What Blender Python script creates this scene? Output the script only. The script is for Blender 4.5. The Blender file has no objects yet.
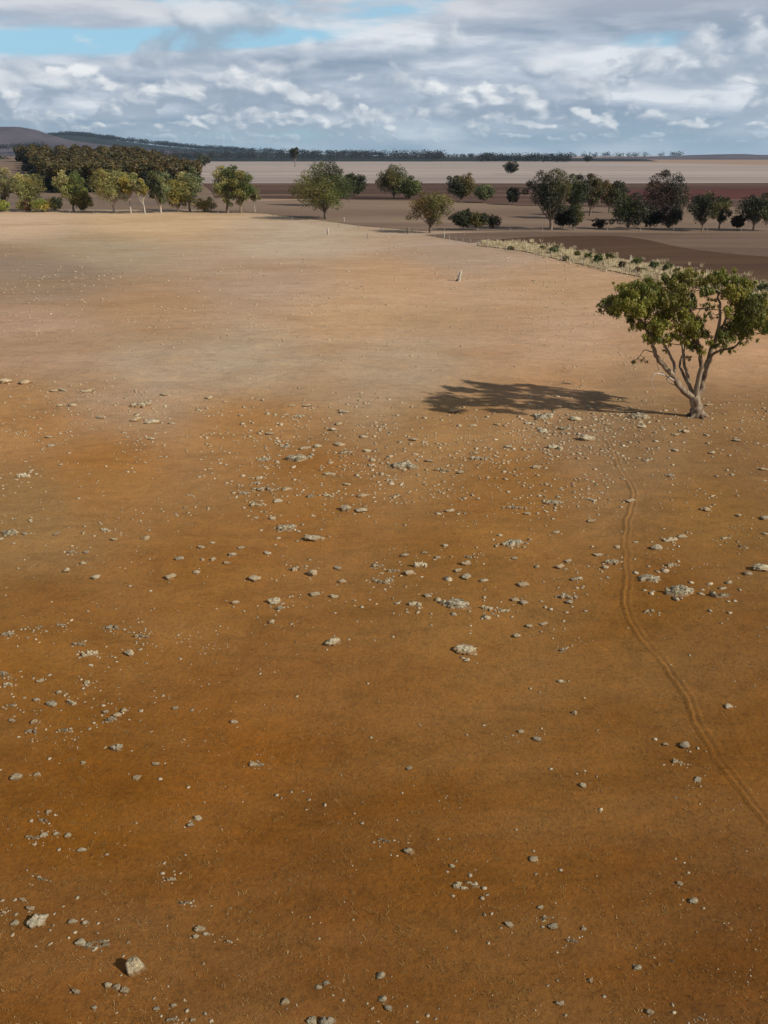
import bpy, math, random
import numpy as np
from mathutils import Vector, Matrix

# ------------------------------------------------------------------ camera, world, sun, exposure
S = bpy.context.scene
C = S.collection
R = math.radians
W, Hh, F = 768.0, 1024.0, 910.0
CAM_H = 22.0
PITCH = math.atan((512 - 155) / F)
cam = bpy.data.cameras.new("camera"); camo = bpy.data.objects.new("camera", cam); C.objects.link(camo)
camo.location = (0, 0, CAM_H); camo.rotation_euler = (math.pi / 2 - PITCH, 0, 0)
cam.sensor_fit = 'VERTICAL'; cam.sensor_height = 24.0; cam.lens = F / Hh * 24.0
cam.clip_start = 0.5; cam.clip_end = 60000
S.camera = camo

SUN_EL = R(33.0)
SUN_DIR = Vector((0.865, -0.50, 0)).normalized() * math.cos(SUN_EL) + Vector((0, 0, math.sin(SUN_EL)))   # towards the sun
sl = bpy.data.lights.new("sun", 'SUN'); sl.energy = 5.0; sl.angle = R(1.0); sl.color = (1.0, 0.95, 0.87)
so = bpy.data.objects.new("sun", sl); C.objects.link(so)
so.rotation_euler = SUN_DIR.to_track_quat('Z', 'Y').to_euler(); so.location = (60, -40, 60)

S.view_settings.view_transform = 'Standard'; S.view_settings.look = 'None'
S.view_settings.exposure = 0.0; S.view_settings.gamma = 1.0
S.cycles.max_bounces = 5; S.cycles.diffuse_bounces = 2; S.cycles.volume_bounces = 0
S.cycles.transparent_max_bounces = 6
S.cycles.use_denoising = True

def world():
    w = bpy.data.worlds.new("World"); S.world = w; w.use_nodes = True
    nt = w.node_tree; N = nt.nodes; L = nt.links; N.clear()
    def nd(t, **k):
        n = N.new(t)
        for a, b in k.items(): setattr(n, a, b)
        return n
    def val(x, sock):
        if isinstance(x, (int, float)): sock.default_value = x
        elif isinstance(x, tuple): sock.default_value = x if len(x) == 4 or sock.type == 'VECTOR' else x + (1,)
        else: L.new(x, sock)
    def m(op, a, b=0.0, c=None, clamp=False):
        n = nd('ShaderNodeMath', operation=op, use_clamp=clamp); val(a, n.inputs[0]); val(b, n.inputs[1])
        if c is not None: val(c, n.inputs[2])
        return n.outputs[0]
    def ss(x, a, b, o0=0.0, o1=1.0):
        n = nd('ShaderNodeMapRange', interpolation_type='SMOOTHSTEP'); val(x, n.inputs[0])
        for i, v in enumerate((a, b, o0, o1)): n.inputs[i + 1].default_value = v
        return n.outputs[0]
    def mix(f, a, b):
        n = nd('ShaderNodeMix', data_type='RGBA'); val(f, n.inputs[0]); val(a, n.inputs[6]); val(b, n.inputs[7]); return n.outputs[2]
    def comb(x, y, z):
        n = nd('ShaderNodeCombineXYZ'); val(x, n.inputs[0]); val(y, n.inputs[1]); val(z, n.inputs[2]); return n.outputs[0]
    def noise(v, s, d, r=0.5, dist=0.0):
        n = nd('ShaderNodeTexNoise', noise_dimensions='3D'); val(v, n.inputs['Vector']); n.inputs['Scale'].default_value = s
        n.inputs['Detail'].default_value = d; n.inputs['Roughness'].default_value = r; n.inputs['Distortion'].default_value = dist
        return n.outputs['Fac']
    sky = nd('ShaderNodeTexSky', sky_type='NISHITA', sun_disc=False)
    sky.sun_elevation = SUN_EL; sky.sun_rotation = math.atan2(SUN_DIR.x, SUN_DIR.y)
    sky.altitude = 200; sky.air_density = 1.0; sky.dust_density = 0.4; sky.ozone_density = 2.0
    tc = nd('ShaderNodeTexCoord'); sp = nd('ShaderNodeSeparateXYZ'); L.new(tc.outputs['Generated'], sp.inputs[0])
    X, Y, Z = sp.outputs
    az = m('MULTIPLY', m('ARCTAN2', X, Y), 57.2958)             # degrees, 0 = straight ahead
    el = m('MULTIPLY', m('ARCSINE', Z), 57.2958)
    # two cloud decks: broad stratocumulus above about 4 degrees, small flat-based cumulus below
    K = (12.5, 12.5, 12.5)
    def mul(a, k): return (a[0] * k, a[1] * k, a[2] * k)
    wq = noise(comb(m('MULTIPLY', az, .16), m('MULTIPLY', el, .4), 7.7), 1.0, 4)
    wv = m('MULTIPLY', m('SUBTRACT', wq, .5), 3.0)
    azw = m('ADD', az, wv); elw = m('ADD', el, m('MULTIPLY', wv, .16))
    # clear air
    lowb = mix(ss(el, .6, 5.5), mul((.33, .53, .66), 12.5), mul((.36, .66, .86), 12.5))
    out = mix(ss(el, 30.0, 9.0, 0.0, .8), sky.outputs[0], lowb)
    # a smooth grey-lavender sheet, broken by one long opening on the left and thinning overhead
    sh = noise(comb(m('MULTIPLY', azw, .060), m('MULTIPLY', elw, .30), 3.1), 1.0, 7, .52)
    sh2 = noise(comb(m('MULTIPLY', m('ADD', azw, 1.2), .060), m('MULTIPLY', m('ADD', elw, .6), .30), 3.1), 1.0, 7, .52)
    ge = m('DIVIDE', m('SUBTRACT', el, m('ADD', 6.25, m('MULTIPLY', az, .035))), .60); gap = m('EXPONENT', m('MULTIPLY', m('MULTIPLY', ge, ge), -1.0))
    gap = m('MULTIPLY', gap, ss(az, 2.0, -5.0))
    cov = m('SUBTRACT', m('SUBTRACT', sh, m('MULTIPLY', gap, .22)), m('MULTIPLY', ss(el, 12.0, 32.0), .10))
    cov = m('SUBTRACT', cov, m('MULTIPLY', ss(el, 2.6, .8), .05)); cov = m('ADD', cov, m('MULTIPLY', ss(az, 1.0, 7.0), .07))
    mask = m('MULTIPLY', ss(cov, .34, .47), ss(el, .1, 3.0, .45, 1.0))
    lt = m('ADD', .5, m('ADD', m('MULTIPLY', m('SUBTRACT', sh, sh2), 5.0), m('MULTIPLY', m('SUBTRACT', sh, .5), -1.8)), clamp=True)
    ramp = nd('ShaderNodeValToRGB'); L.new(lt, ramp.inputs[0])
    e = ramp.color_ramp.elements
    e[0].position = 0.1; e[0].color = (.29, .37, .48, 1); e[1].position = .92; e[1].color = (.78, .82, .87, 1)
    x = e.new(.5); x.color = (.46, .53, .63, 1)
    def times(c): 
        n_ = nd('ShaderNodeMix', data_type='RGBA', blend_type='MULTIPLY'); n_.inputs[0].default_value = 1.0; L.new(c, n_.inputs[6]); n_.inputs[7].default_value = K + (1,); return n_.outputs[2]
    shc = mix(m('MULTIPLY', ss(el, 5.8, 8.0), .5), ramp.outputs[0], (.49, .50, .555))
    shc = mix(ss(el, 12.0, 40.0), shc, (.24, .27, .32))
    out = mix(mask, out, times(shc))
    # banks of cumulus with flat grey bases and lit heads; far small ones near the horizon, large ones above
    for (b0, h, sc_, seed, thr, alpha) in ((.75, .40, 1.4, 1., .47, .55), (1.35, .80, .80, 2., .43, .75), (2.2, 1.7, .42, 3., .40, .88), (3.9, 2.0, .27, 4., .45, .85), (5.3, 2.4, .20, 5., .50, .8)):
        base = m('ADD', b0, m('MULTIPLY', m('SUBTRACT', noise(comb(m('MULTIPLY', az, .10 + .5 * sc_ * .2), 0.0, seed * 5), 1.0, 2), .5), h * 1.3))
        hgt = m('DIVIDE', m('SUBTRACT', el, base), h)
        v = comb(m('MULTIPLY', azw, sc_ * .62), m('MULTIPLY', el, sc_ * 1.05), seed * 9.1)
        v2 = comb(m('MULTIPLY', m('ADD', azw, .28 / sc_ * .6), sc_ * .62), m('MULTIPLY', m('ADD', el, .30 / sc_ * .6), sc_ * 1.05), seed * 9.1)
        def puff(q):
            n_ = noise(q, 1.0, 6, .52, .1); vo = nd('ShaderNodeTexVoronoi', feature='F1'); L.new(q, vo.inputs['Vector']); vo.inputs['Scale'].default_value = 2.6
            return m('ADD', n_, m('MULTIPLY', m('SUBTRACT', .25, m('MULTIPLY', vo.outputs['Distance'], vo.outputs['Distance'])), .16))
        p1, p2 = puff(v), puff(v2)
        d = m('SUBTRACT', p1, m('MULTIPLY', m('MULTIPLY', hgt, hgt), .085))
        mk = m('MULTIPLY', ss(d, thr - .02, thr + .085), ss(hgt, -.55, .15))
        sunl = m('ADD', m('ADD', m('MULTIPLY', hgt, .42), .10), m('MULTIPLY', m('SUBTRACT', p1, p2), 3.6), clamp=True)
        lo_c = (.33, .41, .51) if b0 > 2 else (.36, .45, .54)
        hi_c = (.93, .945, .95) if 1 < b0 < 3 else ((.70, .78, .84) if b0 < 1 else (.76, .79, .83))
        cc = mix(ss(sunl, .05, .9), mul(lo_c, 12.5), mul(hi_c, 12.5))
        out = mix(m('MULTIPLY', mk, alpha), out, cc)
    bg = nd('ShaderNodeBackground'); L.new(out, bg.inputs[0]); bg.inputs[1].default_value = 0.08
    wo = nd('ShaderNodeOutputWorld'); L.new(bg.outputs[0], wo.inputs[0])
world()

# ------------------------------------------------------------------ layout helpers
cp, sp_ = math.cos(PITCH), math.sin(PITCH)
def ray(px, py):
    u, v = (px - 384) / F, (512 - py) / F
    return u, cp + v * sp_, -sp_ + v * cp
def G(px, py, z=0.0):                     # where the sight line through a picture point meets level ground
    a, b, c = ray(px, py); t = (z - CAM_H) / c
    return a * t, b * t
def P(px, py, y):                         # the point of that sight line at distance y
    a, b, c = ray(px, py); t = y / b
    return Vector((a * t, y, CAM_H + c * t))
def depth(y, z=0.0): return y * cp + (CAM_H - z) * sp_
def mpp(y, z=0.0): return depth(y, z) / F
def to_px(x, y, z=0.0):
    d = y * cp + (CAM_H - z) * sp_; d = np.where(np.abs(d) < 1e-3, 1e-3, d)
    v = (y * sp_ + (z - CAM_H) * cp)
    return 384 + F * x / d, 512 - F * v / d
def sstep(x, a, b):
    t = np.clip((np.asarray(x, float) - a) / (b - a), 0, 1); return t * t * (3 - 2 * t)
def height(x, y):
    x = np.asarray(x, float); y = np.asarray(y, float)
    w = 1 - sstep(y, 95, 142)
    w = w * sstep(y, -60, -20)
    h = (.13 * np.sin(x * .31 + 1.3 * np.sin(y * .11)) * np.sin(y * .27 + .7)
         + .22 * np.sin(x * .083 + y * .061 + 2) + .18 * np.sin(x * .047 - y * .093)
         + .05 * np.sin(x * .71 + y * .43) * np.sin(y * .63 - x * .21)) * w
    edge = sstep(-x / np.maximum(np.abs(y), 1), .19, .27)
    h = h + 17 * sstep(y, 600, 1150) * edge * (y > 500)
    return h
def hz(x, y): return float(height(x, y))

rng = np.random.default_rng(7); random.seed(7)

def srgb(r, g, b):
    f = lambda c: ((c / 255 + .055) / 1.055) ** 2.4 if c > 10 else c / 255 / 12.92
    return (f(r), f(g), f(b))

def link(name, verts, faces, mat=None, parent=None, smooth=False):
    me = bpy.data.meshes.new(name)
    verts = np.asarray(verts, dtype=np.float32)
    faces = np.asarray(faces) if not isinstance(faces, list) else faces
    if isinstance(faces, list):
        me.from_pydata(verts.tolist(), [], faces)
    else:
        n, k = faces.shape
        me.vertices.add(len(verts)); me.vertices.foreach_set('co', verts.ravel())
        me.loops.add(n * k); me.loops.foreach_set('vertex_index', faces.astype(np.int32).ravel())
        me.polygons.add(n); me.polygons.foreach_set('loop_start', np.arange(0, n * k, k, dtype=np.int32))
        me.update(calc_edges=True)
    if smooth: me.polygons.foreach_set('use_smooth', [True] * len(me.polygons))
    if mat: me.materials.append(mat)
    o = bpy.data.objects.new(name, me); C.objects.link(o)
    if parent: o.parent = parent
    return o
def colattr(me, cols, name='tint'):
    a = me.color_attributes.new(name, 'FLOAT_COLOR', 'POINT')
    c = np.ones((len(me.vertices), 4), dtype=np.float32); c[:, :3] = cols
    a.data.foreach_set('color', c.ravel())
def empty(name, loc):
    o = bpy.data.objects.new(name, None); o.location = loc; C.objects.link(o); return o
def tag(o, label=None, cat=None, group=None, kind=None):
    if label: o['label'] = label
    if cat: o['category'] = cat
    if group: o['group'] = group
    if kind: o['kind'] = kind
    return o

# ------------------------------------------------------------------ materials
class NT:
    def __init__(s, name, rough=.95, spec=.2):
        s.m = bpy.data.materials.new(name); s.m.use_nodes = True; s.t = s.m.node_tree; s.N = s.t.nodes; s.L = s.t.links
        s.b = s.N['Principled BSDF']; s.b.inputs['Roughness'].default_value = rough; s.b.inputs['Specular IOR Level'].default_value = spec
    def v(s, x, sock):
        if isinstance(x, (int, float)): sock.default_value = x
        elif isinstance(x, tuple): sock.default_value = x + (1,) if sock.type == 'RGBA' and len(x) == 3 else x
        else: s.L.new(x, sock)
    def obj(s): return s.N.new('ShaderNodeTexCoord').outputs['Object']
    def scale(s, vec, k):
        n = s.N.new('ShaderNodeMapping'); s.L.new(vec, n.inputs[0]); n.inputs['Scale'].default_value = k; return n.outputs[0]
    def noise(s, vec, sc, det=4, r=.5, dist=0):
        n = s.N.new('ShaderNodeTexNoise'); s.v(vec, n.inputs['Vector']); n.inputs['Scale'].default_value = sc
        n.inputs['Detail'].default_value = det; n.inputs['Roughness'].default_value = r; n.inputs['Distortion'].default_value = dist
        return n.outputs['Fac']
    def vor(s, vec, sc, feat='F1'):
        n = s.N.new('ShaderNodeTexVoronoi'); n.feature = feat; s.v(vec, n.inputs['Vector']); n.inputs['Scale'].default_value = sc; return n.outputs['Distance']
    def rng(s, x, a, b, c=0., d=1.):
        n = s.N.new('ShaderNodeMapRange'); n.interpolation_type = 'SMOOTHSTEP'; s.v(x, n.inputs[0])
        for i, q in enumerate((a, b, c, d)): n.inputs[i + 1].default_value = q
        return n.outputs[0]
    def mix(s, f, a, b, mode='MIX'):
        n = s.N.new('ShaderNodeMix'); n.data_type = 'RGBA'; n.blend_type = mode; s.v(f, n.inputs[0]); s.v(a, n.inputs[6]); s.v(b, n.inputs[7]); return n.outputs[2]
    def math(s, op, a, b=0.):
        n = s.N.new('ShaderNodeMath'); n.operation = op; s.v(a, n.inputs[0]); s.v(b, n.inputs[1]); return n.outputs[0]
    def attr(s, name='tint'):
        n = s.N.new('ShaderNodeAttribute'); n.attribute_name = name; return n.outputs['Color']
    def col(s, c): s.v(c, s.b.inputs['Base Color'])
    def bump(s, h, strength=.5, dist=.05):
        n = s.N.new('ShaderNodeBump'); n.inputs['Strength'].default_value = strength; n.inputs['Distance'].default_value = dist
        s.L.new(h, n.inputs['Height']); s.L.new(n.outputs[0], s.b.inputs['Normal'])

def soil_material():
    t = NT('bare_soil', .98, .12); o = t.obj(); base = t.attr()
    stretch = t.scale(o, (.55, 1.0, 1.0))
    n0 = t.noise(stretch, .035, 5, .6, .6); n1 = t.noise(stretch, .16, 6, .62, .8); n2 = t.noise(o, 1.1, 6, .65); n3 = t.noise(o, 6.0, 4, .7); n4 = t.noise(o, 22., 2, .6); n5 = t.noise(t.scale(o, (.5, 1, 1)), .5, 5, .68, 1.2)
    c = t.mix(t.rng(n0, .42, .62, 0, .30), base, (.30, .175, .07), 'MIX')
    c = t.mix(t.rng(n1, .47, .66, 0, .40), c, t.mix(1.0, c, (1.20, 1.19, 1.18), 'MULTIPLY'))
    c = t.mix(t.rng(n1, .50, .34, 0, .35), c, t.mix(1.0, c, (.92, .80, .66), 'MULTIPLY'))
    c = t.mix(t.rng(n5, .50, .62, 0, .45), c, t.mix(1.0, c, (.74, .74, .72), 'MULTIPLY'))
    c = t.mix(t.rng(n5, .48, .36, 0, .40), c, t.mix(1.0, c, (1.20, 1.13, 1.0), 'MULTIPLY'))
    c = t.mix(t.rng(n2, .50, .68, 0, .34), c, t.mix(1.0, c, (.66, .66, .64), 'MULTIPLY'))
    c = t.mix(t.rng(n2, .47, .34, 0, .40), c, t.mix(1.0, c, (1.25, 1.18, 1.05), 'MULTIPLY'))
    c = t.mix(t.rng(n3, .50, .66, 0, .45), c, t.mix(1.0, c, (.50, .51, .56), 'MULTIPLY'))
    c = t.mix(t.rng(n3, .47, .32, 0, .38), c, t.mix(1.0, c, (1.45, 1.42, 1.32), 'MULTIPLY'))
    c = t.mix(t.rng(n4, .52, .70, 0, .38), c, t.mix(1.0, c, (.50, .50, .52), 'MULTIPLY'))
    c = t.mix(t.rng(n4, .46, .34, 0, .40), c, t.mix(1.0, c, (1.5, 1.45, 1.4), 'MULTIPLY'))
    t.col(c)
    h = t.math('ADD', t.math('MULTIPLY', n2, .8), t.math('ADD', t.math('MULTIPLY', n3, .35), t.math('MULTIPLY', n4, .12)))
    t.bump(h, .55, .16)
    return t.m
def field_material(name, a, b, sc=.02, stretch=(.25, 1, 1), c3=None):
    t = NT(name, .98, .1); o = t.scale(t.obj(), stretch)
    n = t.noise(o, sc, 6, .6, .5); n2 = t.noise(t.obj(), .35, 4, .6)
    c = t.mix(t.rng(n, .38, .62), a, b)
    if c3: c = t.mix(t.rng(t.noise(o, sc * 2.3, 3), .55, .7, 0, .7), c, c3)
    fu = t.noise(t.scale(t.obj(), (.006, .10, 1)), 1.0, 5, .7); c = t.mix(t.rng(fu, .46, .62, 0, .45), c, t.mix(1., c, (.78, .76, .74), 'MULTIPLY'))
    pa = t.noise(t.scale(t.obj(), (.5, 1, 1)), .018, 6, .65, 1.); c = t.mix(t.rng(pa, .48, .62, 0, .4), c, t.mix(1., c, (1.18, 1.16, 1.12), 'MULTIPLY'))
    c = t.mix(t.rng(n2, .4, .65, 0, .3), c, t.mix(1., c, (.72, .72, .72), 'MULTIPLY'))
    t.col(c); t.bump(n2, .4, .3); return t.m
def leaf_material(name='leaf_foliage'):
    t = NT(name, .55, .35); c = t.attr()
    t.col(c)
    tr = t.N.new('ShaderNodeBsdfTranslucent'); t.L.new(t.mix(1., c, (1.1, 1.25, .6), 'MULTIPLY'), tr.inputs[0])
    ms = t.N.new('ShaderNodeMixShader'); ms.inputs[0].default_value = .15
    t.L.new(t.b.outputs[0], ms.inputs[1]); t.L.new(tr.outputs[0], ms.inputs[2])
    t.L.new(ms.outputs[0], t.N['Material Output'].inputs[0]); return t.m
def bark_material(name, a, b, sc=2.0):
    t = NT(name, .9, .2); o = t.scale(t.obj(), (1, 1, .3)); n = t.noise(o, sc, 6, .65, .6)
    c = t.mix(t.rng(n, .38, .62), a, b); c = t.mix(t.rng(t.noise(o, sc * 4, 3), .55, .7, 0, .6), c, (.10, .065, .045)); t.col(c); t.bump(n, .7, .05); return t.m
def rock_material(name, a, b, lichen=(.40, .38, .20), pit=.535, dirt=True):
    t = NT(name, .95, .2); o = t.obj(); n = t.noise(o, 2.2, 8, .7, .6); n2 = t.noise(o, 5., 6, .75, .8); n3 = t.noise(o, 1.6, 4)
    oi = t.N.new('ShaderNodeObjectInfo').outputs['Random']
    c = t.mix(t.rng(n, .38, .60), a, b); c = t.mix(t.rng(n3, .56, .68, 0, .25), c, lichen)
    c = t.mix(t.rng(n2, pit, pit + .07, 0, .92), c, (.12, .085, .05)); c = t.mix(t.rng(n2, .44, .34, 0, .6), c, (.74, .66, .52))
    if dirt:
        sz = t.N.new('ShaderNodeSeparateXYZ'); t.L.new(o, sz.inputs[0])
        c = t.mix(t.rng(t.math('ADD', sz.outputs[2], t.math('MULTIPLY', t.noise(o, 3., 3), -.35)), .12, -.14, 0, .8), c, (.27, .135, .045))
    c = t.mix(t.math('MULTIPLY', oi, .45), c, t.mix(1., c, (.78, .70, .58), 'MULTIPLY')); t.col(c); t.bump(n2, 1., .12); return t.m
M_SOIL = soil_material()
M_LEAF = leaf_material()
M_BARK = bark_material('smooth_gum_bark', (.28, .215, .145), (.095, .060, .038), 1.1)
M_BARKD = bark_material('dark_bark', (.12, .09, .07), (.20, .15, .11))
M_BARKW = bark_material('white_gum_bark', (.50, .43, .35), (.34, .275, .21))
M_ROCKS = [rock_material('pale_rock', (.68, .58, .38), (.52, .42, .26)),
           rock_material('grey_rock', (.55, .465, .32), (.38, .31, .20)),
           rock_material('tan_rock', (.60, .47, .29), (.44, .32, .18)),
           rock_material('weathered_outcrop_rock', (.56, .48, .32), (.36, .29, .18), (.30, .27, .13), .485),
           rock_material('fragment_rock', (.58, .48, .33), (.40, .31, .19), dirt=False)]

# ------------------------------------------------------------------ the ground sheet
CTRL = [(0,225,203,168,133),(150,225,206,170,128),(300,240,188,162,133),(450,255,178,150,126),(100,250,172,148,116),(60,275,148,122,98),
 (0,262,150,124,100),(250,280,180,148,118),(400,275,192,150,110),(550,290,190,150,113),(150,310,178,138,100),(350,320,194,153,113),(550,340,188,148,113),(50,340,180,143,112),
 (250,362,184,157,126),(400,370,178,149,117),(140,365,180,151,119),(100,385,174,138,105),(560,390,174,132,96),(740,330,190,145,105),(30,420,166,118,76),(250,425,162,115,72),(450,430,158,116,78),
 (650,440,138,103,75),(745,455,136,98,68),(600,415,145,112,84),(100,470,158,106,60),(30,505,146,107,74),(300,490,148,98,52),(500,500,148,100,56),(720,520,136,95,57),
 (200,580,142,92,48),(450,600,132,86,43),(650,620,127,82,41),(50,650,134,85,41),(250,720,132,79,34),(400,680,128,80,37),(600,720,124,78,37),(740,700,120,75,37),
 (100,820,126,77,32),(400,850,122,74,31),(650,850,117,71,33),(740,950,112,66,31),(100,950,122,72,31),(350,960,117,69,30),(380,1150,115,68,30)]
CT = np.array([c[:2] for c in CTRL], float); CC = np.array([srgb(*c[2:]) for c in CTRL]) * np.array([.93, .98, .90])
CC *= np.where(CT[:, 1:2] < 390, np.array([[.945, .955, 1.02]]), 1.0); CC[:, 2] *= np.interp(CT[:, 1], [380, 450, 700], [1.10, .84, .53]); CC *= np.interp(CT[:, 1], [420, 650, 1000], [1.0, .95, .80])[:, None]  # soil tones carry some lighting; nearest ground also painted darker for lens shading
def soil_and_shade_colour(x, y):
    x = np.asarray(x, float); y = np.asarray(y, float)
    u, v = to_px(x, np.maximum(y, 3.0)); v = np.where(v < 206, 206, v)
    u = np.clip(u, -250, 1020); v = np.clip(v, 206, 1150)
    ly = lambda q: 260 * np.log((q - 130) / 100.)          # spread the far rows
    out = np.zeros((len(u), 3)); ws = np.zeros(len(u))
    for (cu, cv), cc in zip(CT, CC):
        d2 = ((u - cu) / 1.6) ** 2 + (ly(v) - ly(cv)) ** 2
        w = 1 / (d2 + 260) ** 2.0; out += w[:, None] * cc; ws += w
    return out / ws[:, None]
def graded(n0, step, grow, end):
    a = list(np.arange(0, n0, step)); s = step
    while a[-1] < end: s *= grow; a.append(a[-1] + s)
    return np.array(a)
ys = np.concatenate([-graded(20, 1.5, 1.12, 9000)[1:][::-1], graded(110, .6, 1.022, 24000)])
xp = graded(48, .6, 1.035, 15000); xs = np.concatenate([-xp[1:][::-1], xp])
XX, YY = np.meshgrid(xs, ys); vx, vy = XX.ravel(), YY.ravel()
vz = height(vx, vy)
nx, ny = len(xs), len(ys)
i = np.arange(nx - 1)[None, :] + np.arange(ny - 1)[:, None] * nx
fc = np.stack([i, i + 1, i + nx + 1, i + nx], -1).reshape(-1, 4)
ground = link('ground', np.stack([vx, vy, vz], 1), fc, M_SOIL, smooth=True)
gc = soil_and_shade_colour(vx, vy)
FARC = np.array(srgb(158, 132, 112)) * .9
FARL = np.array(srgb(112, 96, 84)) * .9
wfar = sstep(vy, 392, 425)[:, None]; wl = sstep(-vx / np.maximum(vy, 1), .10, .2)[:, None]; gc = gc * (1 - wfar) + (FARC * (1 - wl) + FARL * wl) * wfar
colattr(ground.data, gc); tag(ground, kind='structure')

def sheet(name, pts, z, mat, kind='structure', world_pts=False):
    p = [(a[0], a[1]) if world_pts else G(*a) for a in pts]
    o = link(name, [(x, y, z) for x, y in p], [list(range(len(p)))], mat)
    tag(o, kind=kind); return o
def smooth_line(pts, n=6):
    out = []
    pts = [np.array(p, float) for p in pts]
    for k in range(len(pts) - 1):
        a, b, c, d = pts[max(k - 1, 0)], pts[k], pts[k + 1], pts[min(k + 2, len(pts) - 1)]
        for j in range(n):
            t = j / n
            out.append(.5 * ((2 * b) + (-a + c) * t + (2 * a - 5 * b + 4 * c - d) * t * t + (-a + 3 * b - 3 * c + d) * t ** 3))
    out.append(pts[-1]); return out
def S_(r, g, b, k=.92): return tuple(v * k for v in srgb(r, g, b))
# far stubble
M_STUB = field_material('pale_stubble', S_(152, 138, 130), S_(172, 157, 145), .006, (.12, 1, 1), S_(142, 128, 124))
M_PLGH = field_material('ploughed_soil', S_(92, 69, 55), S_(78, 56, 44), .012, (.15, 1, 1), S_(128, 102, 84))
M_REDS = field_material('red_ploughed_soil', S_(100, 54, 42), S_(84, 46, 38), .012, (.15, 1, 1))
M_TAN = field_material('tan_pasture', S_(134, 112, 92), S_(116, 95, 78), .012, (.25, 1, 1), S_(148, 124, 100))
M_BRN = field_material('brown_soil', S_(96, 72, 50), S_(80, 58, 42), .03, (.2, 1, 1), S_(114, 90, 66))
M_STRIP = field_material('pale_verge', S_(116, 96, 80), S_(104, 84, 70), .05, (.2, 1, 1))
sheet('stubble_field', [(90, 185), (90, 161), (480, 161.5), (560, 161.5), (660, 163), (790, 165.5), (1500, 166), (1500, 185), (790, 184), (600, 184)], .10, M_STUB)
sheet('ploughed_field', [(215, 198), (212, 192), (202, 183.5), (480, 183.4), (600, 183.6), (790, 183), (1500, 183.4), (1500, 208), (790, 206), (640, 208), (520, 206), (450, 201), (300, 199)], .16, M_PLGH)
sheet('red_field', [(610, 201), (560, 196), (600, 191), (680, 189), (790, 188), (1400, 188), (1400, 200), (790, 199)], .22, M_REDS)
sheet('tan_field', [(205, 212), (190, 204), (300, 200), (450, 200), (520, 205), (640, 207), (790, 205), (1400, 206), (1400, 236), (790, 234), (480, 231.5), (420, 231), (360, 226), (310, 219), (262, 213.5)], .06, M_TAN)
up = smooth_line([(486, 241.5), (520, 238), (600, 236), (640, 239), (690, 249), (768, 257), (900, 262)])
dn = smooth_line([(900, 330), (768, 298), (690, 281), (620, 268), (560, 256), (500, 246), (480, 243)])
sheet('brown_field', up + dn, .10, M_BRN)
sheet('verge', smooth_line([(425, 235), (480, 232.5), (600, 232), (768, 232.5), (900, 234)]) + smooth_line([(900, 262.5), (768, 257.6), (690, 249.6), (640, 239.6), (600, 236.6), (520, 238.6), (470, 243)]), .05, M_STRIP)
M_GRN = field_material('sparse_green_pasture', S_(150, 142, 104), S_(166, 150, 120), .06, (.3, 1, 1))

# ------------------------------------------------------------------ hills
def hill(name, prof, y0, y1, mat, peak=.45, nyy=14):
    """a long hill whose crest follows the profile (picture column, row) at distance y0..y1"""
    yc = y0 + (y1 - y0) * peak
    pts = smooth_line(prof, 8); verts = []; cols = len(pts)
    for j in range(nyy + 1):
        y = y0 + (y1 - y0) * j / nyy
        w = float(sstep(y, y0, yc)) if y < yc else 1 - .55 * float(sstep(y, yc, y1))
        for (a, b) in pts:
            c = P(a, b, yc); x = c.x * (1 + (y - yc) / yc * .25)
            z = max(c.z, -1.) * w * (1 + .04 * math.sin(x * .004 + y * .003)) - 1.5 * (1 - w)
            verts.append((x, y, z))
    fs = [[j * cols + k, j * cols + k + 1, (j + 1) * cols + k + 1, (j + 1) * cols + k] for j in range(nyy) for k in range(cols - 1)]
    o = link(name, verts, fs, mat, smooth=True); tag(o, kind='structure'); return o
M_HILL = field_material('dry_hill_grass', S_(80, 74, 80), S_(98, 90, 94), .002, (1, 1, 1), S_(64, 60, 66))
M_RIDGE = field_material('ridge_scrub', S_(34, 42, 40), S_(44, 50, 44), .004, (1, 1, 1))
hill('hill', [(-420, 152), (-250, 138), (-100, 129), (0, 128), (28, 129), (48, 135), (70, 140), (110, 145), (160, 150), (230, 154.5), (300, 157)], 4600, 6500, M_HILL)
hill('wooded_ridge', [(-60, 150), (20, 142), (45, 138.5), (70, 136), (100, 138.5), (140, 143), (200, 149), (270, 152.5), (380, 156), (430, 157.5)], 7000, 9600, M_RIDGE)
hill('low_hill', [(540, 158.5), (600, 157.5), (660, 156.5), (700, 155), (740, 154.2), (768, 155), (850, 153), (1000, 154), (1300, 157)], 4800, 7200, M_HILL)
hill('far_rise', [(90, 159.6), (140, 157), (200, 156), (300, 156.2), (430, 157), (500, 157.5), (560, 158.2), (640, 159)], 3500, 4600, M_RIDGE)

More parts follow.
